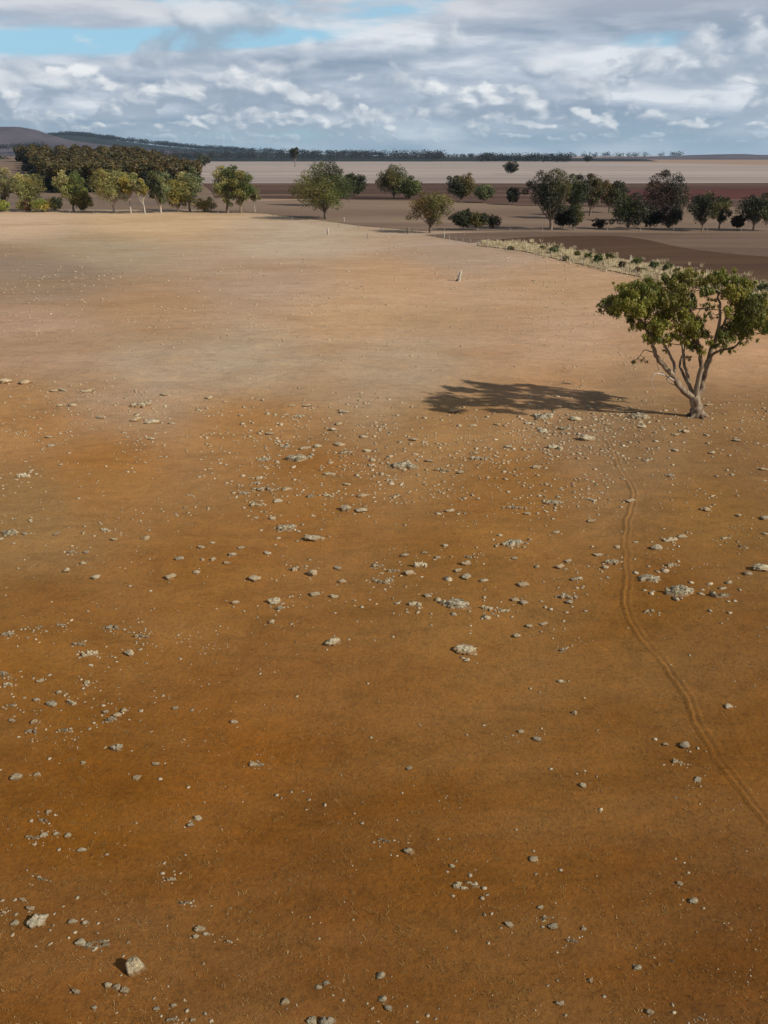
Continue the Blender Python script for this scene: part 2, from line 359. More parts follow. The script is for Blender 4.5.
# ------------------------------------------------------------------ foliage and wood
def leaf_quads(cen, size, n, aspect=.42, droop=0.0, tone=None, var=.25, seed=0, flat=0.0, shell=.35):
    """n leaf-sized faces spread through clumps; cen = array (x,y,z,rx,rz[,tone index])"""
    r = np.random.default_rng(seed); cen = np.asarray(cen, float)
    vol = cen[:, 3] ** 2 * cen[:, 4]; pr = vol ** .8 / np.sum(vol ** .8)
    k = r.choice(len(cen), n, p=pr)
    d = r.normal(size=(n, 3)); d /= np.linalg.norm(d, axis=1)[:, None]
    rad = (shell + (1 - shell) * r.random(n)) ** .6
    # little sub-clumps make the surface lumpy
    d2 = d * rad[:, None] * (1 + .25 * np.sin(d[:, :1] * 7 + k[:, None]) * np.sin(d[:, 2:] * 6 + 2 * k[:, None]))
    c = cen[k, :3] + d2 * np.stack([cen[k, 3], cen[k, 3], cen[k, 4]], 1)
    a = r.normal(size=(n, 3)); a[:, 2] = a[:, 2] * (1 - flat) - droop * 1.6; a /= np.linalg.norm(a, axis=1)[:, None]
    b = np.cross(a, d + r.normal(size=(n, 3)) * .7); b /= np.linalg.norm(b, axis=1)[:, None] + 1e-9
    s = size * (.6 + .8 * r.random(n))[:, None]
    v = np.stack([c - a * s * .5, c + b * s * aspect * .5, c + a * s * .5, c - b * s * aspect * .5], 1).reshape(-1, 3)
    f = np.arange(n * 4).reshape(-1, 4)
    tn = np.array(tone, float)                      # list of tones
    ti = (cen[k, 5].astype(int) if cen.shape[1] > 5 else r.integers(0, len(tn), n)) % len(tn)
    col = tn[ti] * (1 + var * r.normal(size=n))[:, None].clip(.4, 1.8) * (1 + .10 * r.normal(size=(n, 3)))
    col = np.repeat(col.clip(.004, .6), 4, 0)
    return v, f, col
def tube_mesh(paths, sides=7):
    V, Fc = [], []
    for pts, rad in paths:
        base = len(V); n = len(pts); prev = None
        for q in range(n):
            p = Vector(pts[q]); d = (Vector(pts[min(q + 1, n - 1)]) - Vector(pts[max(q - 1, 0)])).normalized()
            u = d.cross(Vector((0, 1, .13))).normalized() if prev is None else (prev - d * prev.dot(d)).normalized()
            prev = u; w = d.cross(u)
            for s in range(sides):
                a = 2 * math.pi * s / sides
                V.append(p + (u * math.cos(a) + w * math.sin(a)) * rad[q] * (1 + .10 * math.sin(3 * a + q)))
        for q in range(n - 1):
            for s in range(sides):
                Fc.append((base + q * sides + s, base + q * sides + (s + 1) % sides, base + (q + 1) * sides + (s + 1) % sides, base + (q + 1) * sides + s))
    return np.array([tuple(v) for v in V]), np.array(Fc)
def bend(a, b, r, k=.18, n=5):
    a, b = Vector(a), Vector(b); L = (b - a).length
    o = Vector((r.normal(), r.normal(), r.normal() * .4 + .5)) * L * k
    return [a + (b - a) * t + o * math.sin(math.pi * t) for t in np.linspace(0, 1, n)]

TONES = {   # leaf base colours, linear
 'green': [(.075, .095, .030), (.055, .075, .024), (.10, .115, .036)],
 'olive': [(.12, .115, .042), (.09, .088, .034), (.15, .135, .05)],
 'pale': [(.19, .19, .085), (.15, .155, .07), (.22, .20, .10)],
 'yellow': [(.20, .17, .045), (.15, .135, .04), (.23, .19, .06)],
 'bright': [(.17, .20, .040), (.12, .15, .032), (.22, .23, .06)],
 'grey': [(.15, .145, .085), (.12, .115, .07), (.18, .165, .10)],
 'blue': [(.115, .135, .075), (.09, .11, .06), (.14, .155, .085)],
 'dark': [(.038, .045, .020), (.028, .034, .016), (.055, .058, .024)],
 'navy': [(.014, .019, .016), (.011, .015, .012), (.018, .023, .017)],
 'rust': [(.085, .045, .028), (.06, .038, .024), (.11, .055, .032)],
 'orange': [(.16, .11, .035), (.12, .09, .03), (.10, .085, .03)],
 'plum': [(.055, .036, .032), (.045, .033, .026), (.07, .045, .036)],
}
def make_tree(name, bx, by, hpx, wpx, tone, label, cat='tree', group=None, style='gum', bark=None, seed=1, n=3800, lean=0., tone2=None, dens=1., base=None, leaf=None):
    """a tree standing at picture point (bx, by), hpx tall and wpx wide as seen"""
    x, y = base if base else G(bx, by); z0 = hz(x, y) 
    k = mpp(y); Ht, Wd = hpx * k, wpx * k * 1.10
    r = np.random.default_rng(seed * 13 + 5)
    root = empty(name, (x, y, z0)); tag(root, label, cat, group)
    cb = {'gum': .22, 'bush': .0, 'round': .12, 'tall': .42, 'open': .18, 'dense': .06}[style]
    cen = []; ncl = {'gum': 15, 'bush': 9, 'round': 14, 'tall': 9, 'open': 15, 'dense': 14}[style]
    cz0, cz1 = Ht * cb, Ht
    ncl = int(ncl * 1.5); hh = (cz1 - cz0) / 2; zc = (cz1 + cz0) / 2; rot = r.uniform(0, 6.28)
    for q in range(ncl):
        u = 1 - 2 * (q + .5) / ncl; th = q * 2.39996 + rot
        rad = Wd * r.uniform(.13, .20) * (1.25 if style in ('round', 'dense', 'bush') else (.92 if style == 'open' else 1.1))
        rz = min(rad * .85, Ht * .24); sc_ = r.uniform(.78, 1.12) if q % 4 else r.uniform(.2, .55)
        rr = math.sqrt(max(0, 1 - abs(u) ** 2.2)); ux, uy = math.cos(th) * rr, math.sin(th) * rr
        sx = max(Wd / 2 - rad * .75, .1) * sc_; sz = max(hh - rz * .75, .1) * (sc_ if q % 4 == 0 else r.uniform(.85, 1.08))
        if style in ('gum', 'open', 'tall') and u < -.35: sx *= .72 + r.uniform(0, .3)
        zz = zc + u * sz
        cen.append((ux * sx + lean * zz, uy * sx, zz, rad, rz, q, ux, uy, (u + 1) / 2))
    ca = np.array([c[:6] for c in cen])
    tn = np.array(TONES[tone]); m = []
    for q in range(ncl):
        base_t = tn[q % 3]
        if tone2: base_t = np.array(TONES[tone2][q % 3]) if (cen[q][6] > .15) == (seed % 2 == 0) else base_t
        m.append((1.9 if name == 'young_shrub' else 1.) * base_t * r.uniform(.75, 1.35) * (np.array([.98, .90, .62]) * (1.35 if bx < 262 else 1.) if bx < 500 else np.array([.60, .56, .40])))
    ca[:, 5] = np.arange(ncl)
    if leaf is None: leaf = max(.34, k * 1.25)
    nn = int(n * dens * 1.9); v, f, col = leaf_quads(ca, leaf, nn, .55, .25, m, .28, seed, shell=.25 if style != 'dense' else .5)
    # a few stray sprays outside the clumps for an uneven outline
    st = ca.copy(); st[:, :3] += r.normal(size=(ncl, 3)) * ca[:, 3:4] * .55; st[:, 2] = np.clip(st[:, 2], Ht * max(cb - .05, .05), Ht * .96); st[:, 3] *= .5; st[:, 4] *= .45
    v2, f2, c2 = leaf_quads(st, leaf, nn // 3, .55, .25, m, .28, seed + 1)
    v = np.concatenate([v, v2]); f = np.concatenate([f, f2 + len(v) - len(v2)]); col = np.concatenate([col, c2])
    v[:, 2] = np.maximum(v[:, 2], .05)
    cr = link('crown', v, f, M_LEAF, root); colattr(cr.data, col)
    bark = bark or M_BARKD
    tr = max(.13, Ht * .022) * (1.15 if style in ('gum', 'open') else .9)
    fork = Vector((lean * Ht * .3, 0, Ht * cb * .75 + .3))
    paths = [([Vector((0, 0, -.3)), Vector((0, 0, .25)), Vector((lean * Ht * .1 + r.normal() * .1, 0, fork.z * .5)), fork], [tr * 1.7, tr * 1.15, tr, tr * .85])]
    for q in range(ncl):
        c = Vector(cen[q][:3]); rt = tr * r.uniform(.25, .5)
        pts = bend(fork if q % 3 else Vector((fork.x * .7, 0, fork.z * .75)), c, r, .10)
        paths.append((pts, list(np.linspace(rt * 1.3, rt * .3, 5))))
    V, Fa = tube_mesh(paths, 6); link('trunk', V, Fa, bark, root, smooth=True)
    return root

# ------------------------------------------------------------------ the lone tree
def lone_tree():
    bx, by = 697, 418; X0, Y0 = G(bx, by); z0 = hz(X0, Y0)
    root = empty('gum_tree', (X0, Y0, z0))
    tag(root, 'lone multi-stemmed gum tree with spreading olive crown and long shadow on bare paddock', 'tree')
    k = mpp(Y0); r = np.random.default_rng(11)
    def Q(px, py, d=0.0):
        p = P(px, py, Y0 + d) ; return Vector((p.x - X0, d, p.z - z0))
    def W_(pts, r0, r1):
        return [Vector(p) for p in smooth_line([tuple(Q(*p)) for p in pts], 4)], r0, r1
    limbs = [
     ([(697, 420, 0), (697, 411, 0), (697, 404, 0), (694, 396, 0)], .62, .46),
     ([(694, 398, 0), (681, 388, -.4), (672, 375, -.7), (663, 365, -1), (655, 355, -1.2), (652, 343, -1.4), (645, 328, -1.6), (632, 314, -1.5), (618, 306, -1.2)], .32, .06),
     ([(673, 377, -.7), (674, 365, -.2), (668, 351, .4), (660, 338, 1.0), (656, 318, 1.6), (655, 298, 1.8)], .16, .04),
     ([(692, 394, 0), (687, 376, .6), (684, 357, 1.0), (680, 336, 1.6), (676, 312, 2.2), (674, 290, 2.4)], .19, .05),
     ([(695, 398, 0), (699, 376, -.5), (701, 358, -1.0), (696, 338, -1.6), (692, 315, -2.2), (690, 292, -2.4)], .28, .05),
     ([(696, 400, 0), (702, 383, .2), (706, 365, .6), (712, 350, .8), (718, 330, 1.2), (720, 308, 1.4), (717, 290, 1.6), (712, 280, 1.8)], .30, .05),
     ([(703, 381, .2), (709, 364, -.4), (714, 353, -.8), (728, 349, -1.2), (739, 343, -1.5), (748, 328, -2), (758, 314, -2.2)], .17, .04),
     ([(706, 366, .5), (712, 345, 1.2), (724, 325, 2.0), (732, 305, 2.6), (736, 288, 2.8)], .17, .04),
     ([(689, 385, .2), (680, 366, 1.6), (684, 350, 2.6), (690, 330, 3.4), (700, 310, 4.0)], .14, .03),
     ([(654, 353, -1.2), (645, 350, -1.4), (640, 356, -1.5), (636, 360, -1.5)], .05, .02),
     ([(678, 386, -.5), (668, 381, -1.0), (671, 372, -1.2), (662, 362, -1.8), (652, 352, -2.2)], .07, .02),
    ]
    paths, nodes = [], []
    for pts, r0, r1 in limbs:
        pp = W_(pts, r0, r1)[0]; n = len(pp)
        for q in range(1, n - 1): pp[q] = pp[q] + Vector((r.normal(), r.normal(), r.normal() * .6)) * (.05 + .0 * q)
        rad = [r0 + (r1 - r0) * (q / (n - 1)) ** .85 for q in range(n)]
        paths.append((pp, rad)); nodes += [(p, rr) for p, rr in zip(pp[n // 3:], rad[n // 3:])]
    # root flare
    for a in np.linspace(0, 2 * math.pi, 6)[:-1]:
        paths.append(([Vector((0, 0, .75)), Vector((math.cos(a) * .42, math.sin(a) * .42, .28)), Vector((math.cos(a) * 1.15, math.sin(a) * 1.0, -.12))], [.34, .24, .08]))
    clumps2 = [(603,308,6),(611,304,9),(622,302,12),(633,294,13),(648,288,13),(641,308,13),(656,304,14),(653,322,11),(641,324,8),(660,334,8),
      (641,357,5),(634,361,3.5),(670,292,13),(667,314,12),(672,279,8),(686,279,11),(700,276,9),(686,298,12),(690,318,12),(696,334,9),(686,345,6),(704,320,7),
      (720,279,10),(736,279,10),(748,286,8),(734,296,12),(750,303,13),(762,308,9),(758,320,11),(742,318,13),(728,312,8),(738,332,10),(724,334,9),(716,346,6),(729,350,5),
      (754,333,7),(712,300,5),(692,345,8),(684,335,9),(700,330,9),(652,335,8),(664,343,6),(744,328,9),(722,345,6),(702,345,6),(716,312,6),(708,290,8),(706,302,7),(714,306,6),(710,316,6),(676,303,8),(664,300,8),(668,350,4),(600,313,4),(600,303,5),(626,312,7),(632,330,5),(647,338,5),(668,352,4),(748,340,5),(766,322,7),(597,309,3),(765,311,8),(744,288,9),(655,335,6),(690,356,4),(618,290,5),(628,318,7),(672,340,6),(676,328,7),(712,338,6),(700,294,7),(764,296,6)]
    cen = []
    cx, cz = 686, 312
    for (a, b, rr) in clumps2:
        e = min(1., ((a - cx) / 86.) ** 2 + ((b - cz) / 48.) ** 2)
        D = 6.3 * math.sqrt(max(.04, 1 - e))
        lay = 2 if rr > 7 else 1
        for q in range(lay):
            d = (q - (lay - 1) / 2) * 2 * D * .5 + r.normal() * D * (.22 if lay > 1 else .5)
            if a < 645 and b > 345: d = -1.5
            c = Q(a + r.normal() * 2, b + r.normal() * 2, d)
            R_ = rr * k * (1.0 if lay < 3 else .88)
            cen.append((c.x, c.y, c.z, R_, R_ * .72, r.integers(0, 7)))
    # each clump breaks into small tufts at the ends of twigs
    tufts = []
    for c in cen:
        p = Vector(c[:3]); best = min(nodes, key=lambda nn: (nn[0] - p).length + (2.5 if nn[0].z > p.z + .4 else 0))
        pts = bend(best[0], p, r, .13); rt = min(best[1] * .6, .10)
        paths.append((pts, list(np.linspace(rt, .03, 5))))
        nt = max(4, int(11 * (c[3] / .9) ** 1.2))
        for _ in range(nt):
            d = Vector((r.normal(), r.normal(), r.normal())).normalized() * (r.random() ** .4)
            t = Vector((c[0] + d.x * c[3] * 1.08, c[1] + d.y * c[3], c[2] + d.z * c[4] - (r.random() ** 3) * c[4] * .9))
            s = c[3] * r.uniform(.20, .50)
            tufts.append((t.x, t.y, t.z, s * .9, s * 1.0, c[5]))
            if r.random() < .45: paths.append(([p, (p + t) / 2 + Vector((0, 0, -.08)), t], [.035, .025, .012]))
    V, Fa = tube_mesh(paths, 8); link('trunk', V, Fa, M_BARK, root, smooth=True)
    tones = [tuple(a * b for a, b in zip(c, (1.85, 1.62, .85))) for c in [(.085, .098, .026), (.066, .078, .022), (.11, .115, .030), (.055, .064, .022), (.13, .125, .034), (.09, .09, .03), (.075, .09, .030)]]
    v, f, col = leaf_quads(tufts, .21, 120000, .34, .8, tones, .26, 3, shell=.05)
    cr = link('crown', v, f, M_LEAF, root); colattr(cr.data, col)
    db = [(678, 383, -.5), (670, 378, -.9), (664, 375, -1.1), (656, 373.5, -1.3), (651.5, 378, -1.4), (652, 385, -1.4), (655, 391, -1.5)]
    pp = [Vector(p) for p in smooth_line([tuple(Q(*p)) for p in db], 4)]
    pth = [(pp, list(np.linspace(.085, .02, len(pp))))]
    pth.append(([pp[8], pp[8] + Vector((-.5, .2, .5)), pp[8] + Vector((-.7, .3, 1.2))], [.04, .03, .015]))
    V, Fa = tube_mesh(pth, 6); d = link('dead_branch', V, Fa, M_BARKW, root, smooth=True); d['label'] = 'bleached bare branch drooping low on the left'
lone_tree()

# ------------------------------------------------------------------ tree belts
GL = 'trees along the far edge of the paddock'
T = [ # bx, by, h, w, tone, style, bark, seed, lean, tone2, dens, name, cat, label
 (5,211,44,26,'grey','open',M_BARK,1,0,None,.8,'gum_tree','tree','sparse grey-olive gum tree at the left end of the left tree row'),
 (30,211,37,36,'pale','gum',M_BARK,2,0,'olive',1,'gum_tree','tree','wide yellow-green gum tree behind the bright shrubs, left end of the row'),
 (2,212,13,18,'bright','bush',None,3,0,None,.7,'shrub','shrub','bright green round shrub cut by the left edge of the photo'),
 (26,212,14,15,'olive','bush',None,4,0,'rust',.6,'shrub','shrub','brownish shrub between the bright green and the yellow-green shrubs'),
 (43,212,14,26,'yellow','bush',None,5,0,'bright',.8,'shrub','shrub','wide pale yellow-green shrub at the paddock edge under the left trees'),
 (57,210,14,13,'dark','bush',None,6,0,None,.6,'shrub','shrub','dark shrub just right of the pale yellow-green shrub'),
 (74,212,40,26,'green','gum',M_BARKD,7,0,'pale',1,'gum_tree','tree','green gum tree left of the wide pale tree in the left row'),
 (84,212,20,20,'olive','round',None,8,0,None,.7,'small_tree','tree','short dull olive tree under the left row, beside the wide pale tree'),
 (114,213,43,42,'pale','gum',M_BARKW,9,-.04,'olive',1.1,'gum_tree','tree','wide pale gum tree with white trunk, broadest of the left row'),
 (131,213,38,24,'yellow','tall',M_BARKW,10,0,'pale',.9,'gum_tree','tree','yellow-green gum tree with straight white trunk beside the wide pale tree'),
 (145,214,36,16,'grey','tall',M_BARKW,12,-.10,'yellow',.6,'gum_tree','tree','thin gum tree with pale kinked leaning trunk in the left row'),
 (161,213,42,27,'blue','open',M_BARKW,13,0,'dark',1.,'gum_tree','tree','gum tree with white forked limbs over dark foliage in the left row'),
 (178,212,31,25,'yellow','round',M_BARKD,14,0,'olive',.9,'gum_tree','tree','low yellow-olive tree in front of the blue-green one, left row'),
 (190,211,41,26,'blue','gum',M_BARK,15,0,'pale',.9,'gum_tree','tree','blue-green gum tree at the right end of the dark plantation front'),
 (205,212,14,23,'yellow','bush',None,16,0,'olive',.7,'shrub','shrub','low yellow-olive shrub between the left row and the paired trees'),
 (228,213,47,27,'green','gum',M_BARKD,17,0,'pale',1.1,'gum_tree','tree','dark green left tree of the close pair right of the plantation'),
 (241,213,42,30,'olive','gum',M_BARK,18,.02,'green',1.1,'gum_tree','tree','olive right tree of the close pair right of the plantation'),
 (255,212,22,12,'grey','tall',M_BARKW,19,0,None,.25,'sapling','tree','faint thin grey sapling right of the close pair of trees'),
 (325,219,44,60,'olive','gum',M_BARKD,20,0,'green',1.9,'gum_tree','tree','broad olive gum tree standing alone with its shadow to the left'),
 (326,206,43,34,'dark','round',None,21,0,'green',1.1,'gum_tree','tree','dark round-topped tree rising behind the broad olive gum'),
 (354,196,22,25,'dark','round',None,22,0,None,.9,'tree','tree','dark oval tree on the tan field right of the broad olive gum'),
 (394,199,31,33,'green','round',M_BARKD,23,0,'olive',1.1,'gum_tree','tree','taller green tree of the touching pair left of centre'),
 (410,199,19,26,'green','round',None,24,0,None,.8,'gum_tree','tree','lower bushy green tree of the touching pair left of centre'),
 (430,233,43,41,'olive','open',M_BARKD,25,0,'orange',1.0,'gum_tree','tree','open drooping brown-olive gum by the fence near the centre'),
 (461,202,27,26,'dark','round',None,26,0,'orange',1.,'tree','tree','round tree half dark green and half orange on the tan field'),
 (484,203,18,18,'blue','round',None,27,0,None,.7,'small_tree','tree','small grey-green tree right of the half orange tree'),
 (463,230,20,22,'dark','round',None,28,0,None,.9,'small_tree','tree','darkest and largest of the three dark bushes in a row'),
 (478,230,18,18,'dark','round',None,29,0,'olive',.7,'small_tree','tree','middle of the three dark bushes in a row'),
 (493,229,13,14,'dark','round',None,30,0,'plum',.6,'small_tree','tree','smallest of the three dark bushes in a row'),
 (511,174,12,12,'dark','dense',None,31,0,None,.6,'tree','tree','small dark lone tree on the pale stubble field'),
 (513,205,18,12,'dark','round',None,32,0,'plum',.6,'small_tree','tree','narrow dark tree left of the big leaning tree of the right row'),
 (205,167,11,15,'dark','gum',None,33,0,None,.5,'tree','tree','small dark tree behind the right corner of the plantation'),
 (295,167,19,8,'dark','tall',None,34,0,None,.5,'tree','tree','tall thin lone tree with bare trunk on the far stubble'),
 (588,162,6,8,'dark','dense',None,35,0,None,.4,'tree','tree','tiny dark round tree right of the dark far wood'),
 (551,230,61,42,'dark','gum',M_BARKD,36,-.07,'olive',1.7,'gum_tree','tree','tallest tree of the right row, slanting trunk and lit green top'),
 (575,219,42,30,'dark','gum',None,37,0,'green',1.2,'gum_tree','tree','dark green tree just right of the tallest leaning tree'),
 (590,216,41,26,'orange','gum',None,38,0,'olive',1.,'gum_tree','tree','orange-olive tree between two dark trees in the right row'),
 (609,213,32,28,'dark','gum',None,39,0,'orange',.9,'gum_tree','tree','dull brown-olive tree left of the dark dome-shaped tree'),
 (563,229,18,17,'plum','round',None,40,0,None,.6,'small_tree','tree','small dark tree at the foot of the tallest leaning tree'),
 (573,230,25,18,'olive','round',None,41,0,'dark',.6,'small_tree','tree','thin grey-olive small tree right of the leaning trunk'),
 (599,229,11,14,'plum','bush',None,42,0,None,.5,'shrub','shrub','small purple-brown round bush alone on the verge of the right row'),
 (628,230,38,31,'dark','dense',None,43,0,'green',1.2,'gum_tree','tree','dark green dome-shaped tree left of the big reddish tree'),
 (620,207,24,10,'grey','tall',M_BARKW,60,0,None,.3,'gum_tree','tree','thin pale bare-topped tree showing above the dark dome tree'),
 (664,222,48,42,'rust','dense',None,44,0,'dark',1.5,'gum_tree','tree','big round reddish-brown tree of the right row'),
 (650,229,20,20,'dark','round',None,45,0,None,.7,'small_tree','tree','low dark green tree in front of the reddish tree, its left'),
 (669,230,26,22,'plum','round',None,46,0,'dark',.8,'small_tree','tree','low dark purplish tree in front of the reddish tree, its right'),
 (702,231,39,37,'olive','open',M_BARK,47,0,'dark',1.,'gum_tree','tree','open olive gum tree with drooping left side, right of reddish tree'),
 (719,230,32,20,'dark','gum',M_BARK,48,0,'olive',.7,'gum_tree','tree','narrow dark tree touching the open olive gum on its right'),
 (737,230,15,12,'dark','round',None,49,0,'rust',.5,'small_tree','tree','short dark tree left of the trees cut by the right edge'),
 (753,231,36,34,'dark','gum',None,50,0,'blue',1.1,'gum_tree','tree','dark blue-green tree near the right edge of the right row'),
 (770,231,32,26,'dark','gum',None,51,0,'olive',.8,'gum_tree','tree','dark olive tree cut by the right edge of the photo'),
]
for (bx, by, h, w, tone, style, bark, seed, lean, tone2, dens, name, cat, label) in T:
    g = 'trees and shrubs of the paddock edges'
    make_tree(name, bx, by, h, w, tone, label, cat, g, style, bark, seed, 4200 if h > 14 else 1500, lean, tone2, dens)

# plantation block on the left: close-planted trees with rusty tops, shade painted into the lower leaves
def plantation():
    src = []
    for s in range(5):
        r = np.random.default_rng(100 + s); Ht = 17.5; cen = []
        for q in range(14):
            a = r.uniform(0, 2 * math.pi); zz = q / 13; rr = (6.6 * (1 - .45 * zz ** 3)) * r.uniform(.2, .75)
            rad = r.uniform(2.6, 3.7) * (1 - .2 * zz)
            cen.append((math.cos(a) * rr, math.sin(a) * rr, 2 + zz * (Ht - 5), rad, rad * 1.1, q))
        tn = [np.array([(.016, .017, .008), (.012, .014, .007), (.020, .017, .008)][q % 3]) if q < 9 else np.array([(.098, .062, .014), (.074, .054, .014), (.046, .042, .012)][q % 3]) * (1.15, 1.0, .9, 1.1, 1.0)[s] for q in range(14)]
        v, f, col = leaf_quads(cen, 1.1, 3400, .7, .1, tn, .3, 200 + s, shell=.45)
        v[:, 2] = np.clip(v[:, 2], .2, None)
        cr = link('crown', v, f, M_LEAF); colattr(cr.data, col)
        V, Fa = tube_mesh([([(0, 0, -.5), (0, 0, 5), (.2, .1, 11)], [.35, .28, .12])] + [([(0, 0, 3 + q), (1.5 * math.cos(q * 2), 1.5 * math.sin(q * 2), 5 + q)], [.1, .04]) for q in range(5)], 6)
        tk = link('trunk', V, Fa, M_BARKD); src.append((cr, tk))
    poly = [(-205, 600), (-128, 662), (-208, 1080), (-402, 1080)]
    def inside(x, y):
        c = False
        for a in range(4):
            (x1, y1), (x2, y2) = poly[a], poly[(a + 1) % 4]
            if (y1 > y) != (y2 > y) and x < (x2 - x1) * (y - y1) / (y2 - y1) + x1: c = not c
        return c
    r = random.Random(5); n = 0; first = set()
    y = 604
    pts = []
    while y < 1080:
        x = -470
        while x < -140:
            if inside(x, y): pts.append((x + r.uniform(-2.5, 2.5), y + r.uniform(-3, 3)))
            x += 11.0 if y < 760 else 14.0
        y += 13.0 if y < 700 else 24 + (y - 720) * .08
    for (x, y) in pts:
        s = r.randrange(5); cr, tk = src[s]
        root = empty('plantation_tree', (x, y, hz(x, y))); root.rotation_euler.z = r.uniform(0, 6.28)
        q = r.uniform(.92, 1.12); root.scale = (q * 1.42, q * 1.42, r.uniform(.95, 1.04))
        tag(root, 'dark close-planted tree with rusty top in the dense plantation block on the left', 'tree', 'trees of the plantation block')
        for o in (cr, tk):
            c = o if s not in first else o.copy()
            if s in first: C.objects.link(c)
            c.parent = root
        first.add(s); n += 1
    for s in range(5):
        if s not in first:
            for o in src[s]: bpy.data.objects.remove(o)
    print('plantation trees', n)
plantation()

# far woods, each one mass
def wood(name, line, y, hgt, wid, n, tone, label, per=46, dy=120, mat=None, zfun=None, leaf=3.2, seed=0):
    r = np.random.default_rng(900 + seed); cen = []; pts = smooth_line(line, 10)
    for q in range(n):
        a = pts[r.integers(0, len(pts))]; yy = y + r.uniform(0, dy); p = P(a[0] + r.uniform(-4, 4), a[1], yy)
        s = r.uniform(.6, 1.25) ** 1.2; z = p.z
        for m in range(2):
            cen.append((p.x + r.normal() * wid * .3, yy + r.normal() * 3, z + hgt * s * (.35 + .3 * m), wid * s * (.6 - .12 * m), hgt * s * .38, r.integers(0, 3)))
    v, f, col = leaf_quads(cen, leaf, n * per, .8, 0, TONES[tone], .25, 31 + seed)
    o = link(name, v, f, M_LEAF); colattr(o.data, col); tag(o, label, 'trees', kind='stuff'); return o
wood('far_treeline', [(90, 158.6), (200, 158.4), (330, 158.6), (440, 159.0)], 3350, 25, 26, 620, 'navy', 'long dark line of trees along the far edge of the pale stubble field', dy=250, seed=1)
wood('ridge_forest', [(42, 138), (70, 135.8), (100, 138.5), (140, 143), (200, 149), (270, 152.5), (380, 155.5)], 8170, 30, 60, 620, 'navy', 'dark forest along the crest of the distant left ridge', dy=200, leaf=8, per=40, seed=2)
wood('dark_wood', [(482, 160.6), (530, 161.0), (566, 161.6)], 3150, 21, 26, 240, 'navy', 'flat-topped dark wood on the far side of the stubble field', dy=160, seed=3)
wood('distant_tree_belt', [(560, 157.4), (620, 157), (680, 156.6)], 5900, 26, 30, 46, 'navy', 'thin broken belt of distant trees on the right horizon', dy=150, leaf=5, seed=4)
wood('valley_scrub', [(-20, 150), (10, 149), (40, 148)], 4700, 22, 30, 60, 'navy', 'dark scrub on the lower slope of the bare hill at left', dy=200, leaf=5, seed=5)
wood('roadside_trees', [(-10, 166), (8, 166)], 1250, 12, 9, 14, 'dark', 'dark trees beside the pale road at the far left edge', dy=120, leaf=2, seed=6, per=120)
wood('horizon_trees', [(430, 157.8), (490, 157.6)], 4300, 16, 22, 36, 'navy', 'scattered trees on the horizon left of the flat-topped wood', dy=200, leaf=4, seed=7)

# ------------------------------------------------------------------ shrubs and pale grass strip
SH = [(511,250,4,6,'olive'),(542,251,5,7,'olive'),(554,254,8,10,'blue'),(566,261,5,6,'grey'),(577,256,5,6,'olive'),(588,260,7,7,'green'),(598,264,10,9,'green'),
 (610,260,7,8,'olive'),(622,268,7,6,'rust'),(636,266,9,10,'green'),(637,273,6,6,'rust'),(654,270,9,9,'blue'),(644,273,5,5,'olive'),(667,271,9,9,'blue'),(676,275,7,7,'olive'),(763,294,12,13,'blue'),(752,290,9,8,'grey')]
TW = {'olive': 'olive', 'blue': 'blue-green', 'grey': 'grey', 'green': 'green', 'rust': 'brown'}
ORD = ['first', 'second', 'third', 'fourth', 'fifth', 'sixth', 'seventh', 'eighth', 'ninth', 'tenth', 'eleventh', 'twelfth', 'thirteenth', 'fourteenth', 'fifteenth', 'sixteenth', 'seventeenth', 'eighteenth']
for q, (a, b, h, w, tn) in enumerate(SH):
    lab = f'{TW[tn]} young shrub in the pale grass strip, {ORD[q]} counted from the left'
    make_tree('young_shrub', a, b, h, w, tn, lab, 'shrub', 'young shrubs planted in the grass strip', 'bush', None, 70 + q, 700, 0, None, 1., leaf=.35)
def grass_strip():
    r = np.random.default_rng(4); up_ = smooth_line([(482, 243), (520, 244), (560, 249), (620, 260), (690, 272), (768, 287), (860, 306)], 14)
    lo_ = smooth_line([(482, 245), (520, 250), (560, 259), (620, 272), (690, 286), (768, 303), (860, 325)], 14)
    V, cols = [], []
    n = 9000; tuft = 2600
    tc = []
    for _ in range(tuft):
        t = r.random() ** .8 * (len(up_) - 1.01); q = int(t); fr = t - q; s = float(np.clip(r.normal() * .36 + .5, -.45, 1.35))
        a = up_[q] * (1 - fr) + up_[q + 1] * fr; b = lo_[q] * (1 - fr) + lo_[q + 1] * fr
        e = .5 + .5 * math.sin(t * 1.1) * math.sin(t * .37 + s * 3)
        if r.random() > .35 + .65 * e: continue
        x, y = G(*(a * (1 - s) + b * s)); tc.append((x, y, r.uniform(.5, 1.15)))
    for (x, y, h) in tc:
        base = np.array([.56, .46, .28]) * r.uniform(.7, 1.15)
        for _ in range(16):
            a = r.uniform(0, 6.28); rr = r.uniform(0, .45); px, py = x + math.cos(a) * rr, y + math.sin(a) * rr
            l = Vector((r.normal() * .28, r.normal() * .28, 1)) * h * r.uniform(.6, 1.1); wd = r.uniform(.025, .06); b = r.uniform(0, 3.14)
            ox, oy = math.cos(b) * wd, math.sin(b) * wd; z = hz(px, py) - .02
            V += [(px - ox, py - oy, z), (px + ox, py + oy, z), (px + ox * .3 + l.x, py + oy * .3 + l.y, z + l.z), (px - ox * .3 + l.x, py - oy * .3 + l.y, z + l.z)]
            cols += [base * r.uniform(.85, 1.15)] * 4
    V = np.array(V); o = link('dry_grass', V, np.arange(len(V)).reshape(-1, 4), M_LEAFD); colattr(o.data, np.array(cols)); tag(o, 'tall pale dry grass along the fence between paddock and brown field', 'grass', kind='stuff')
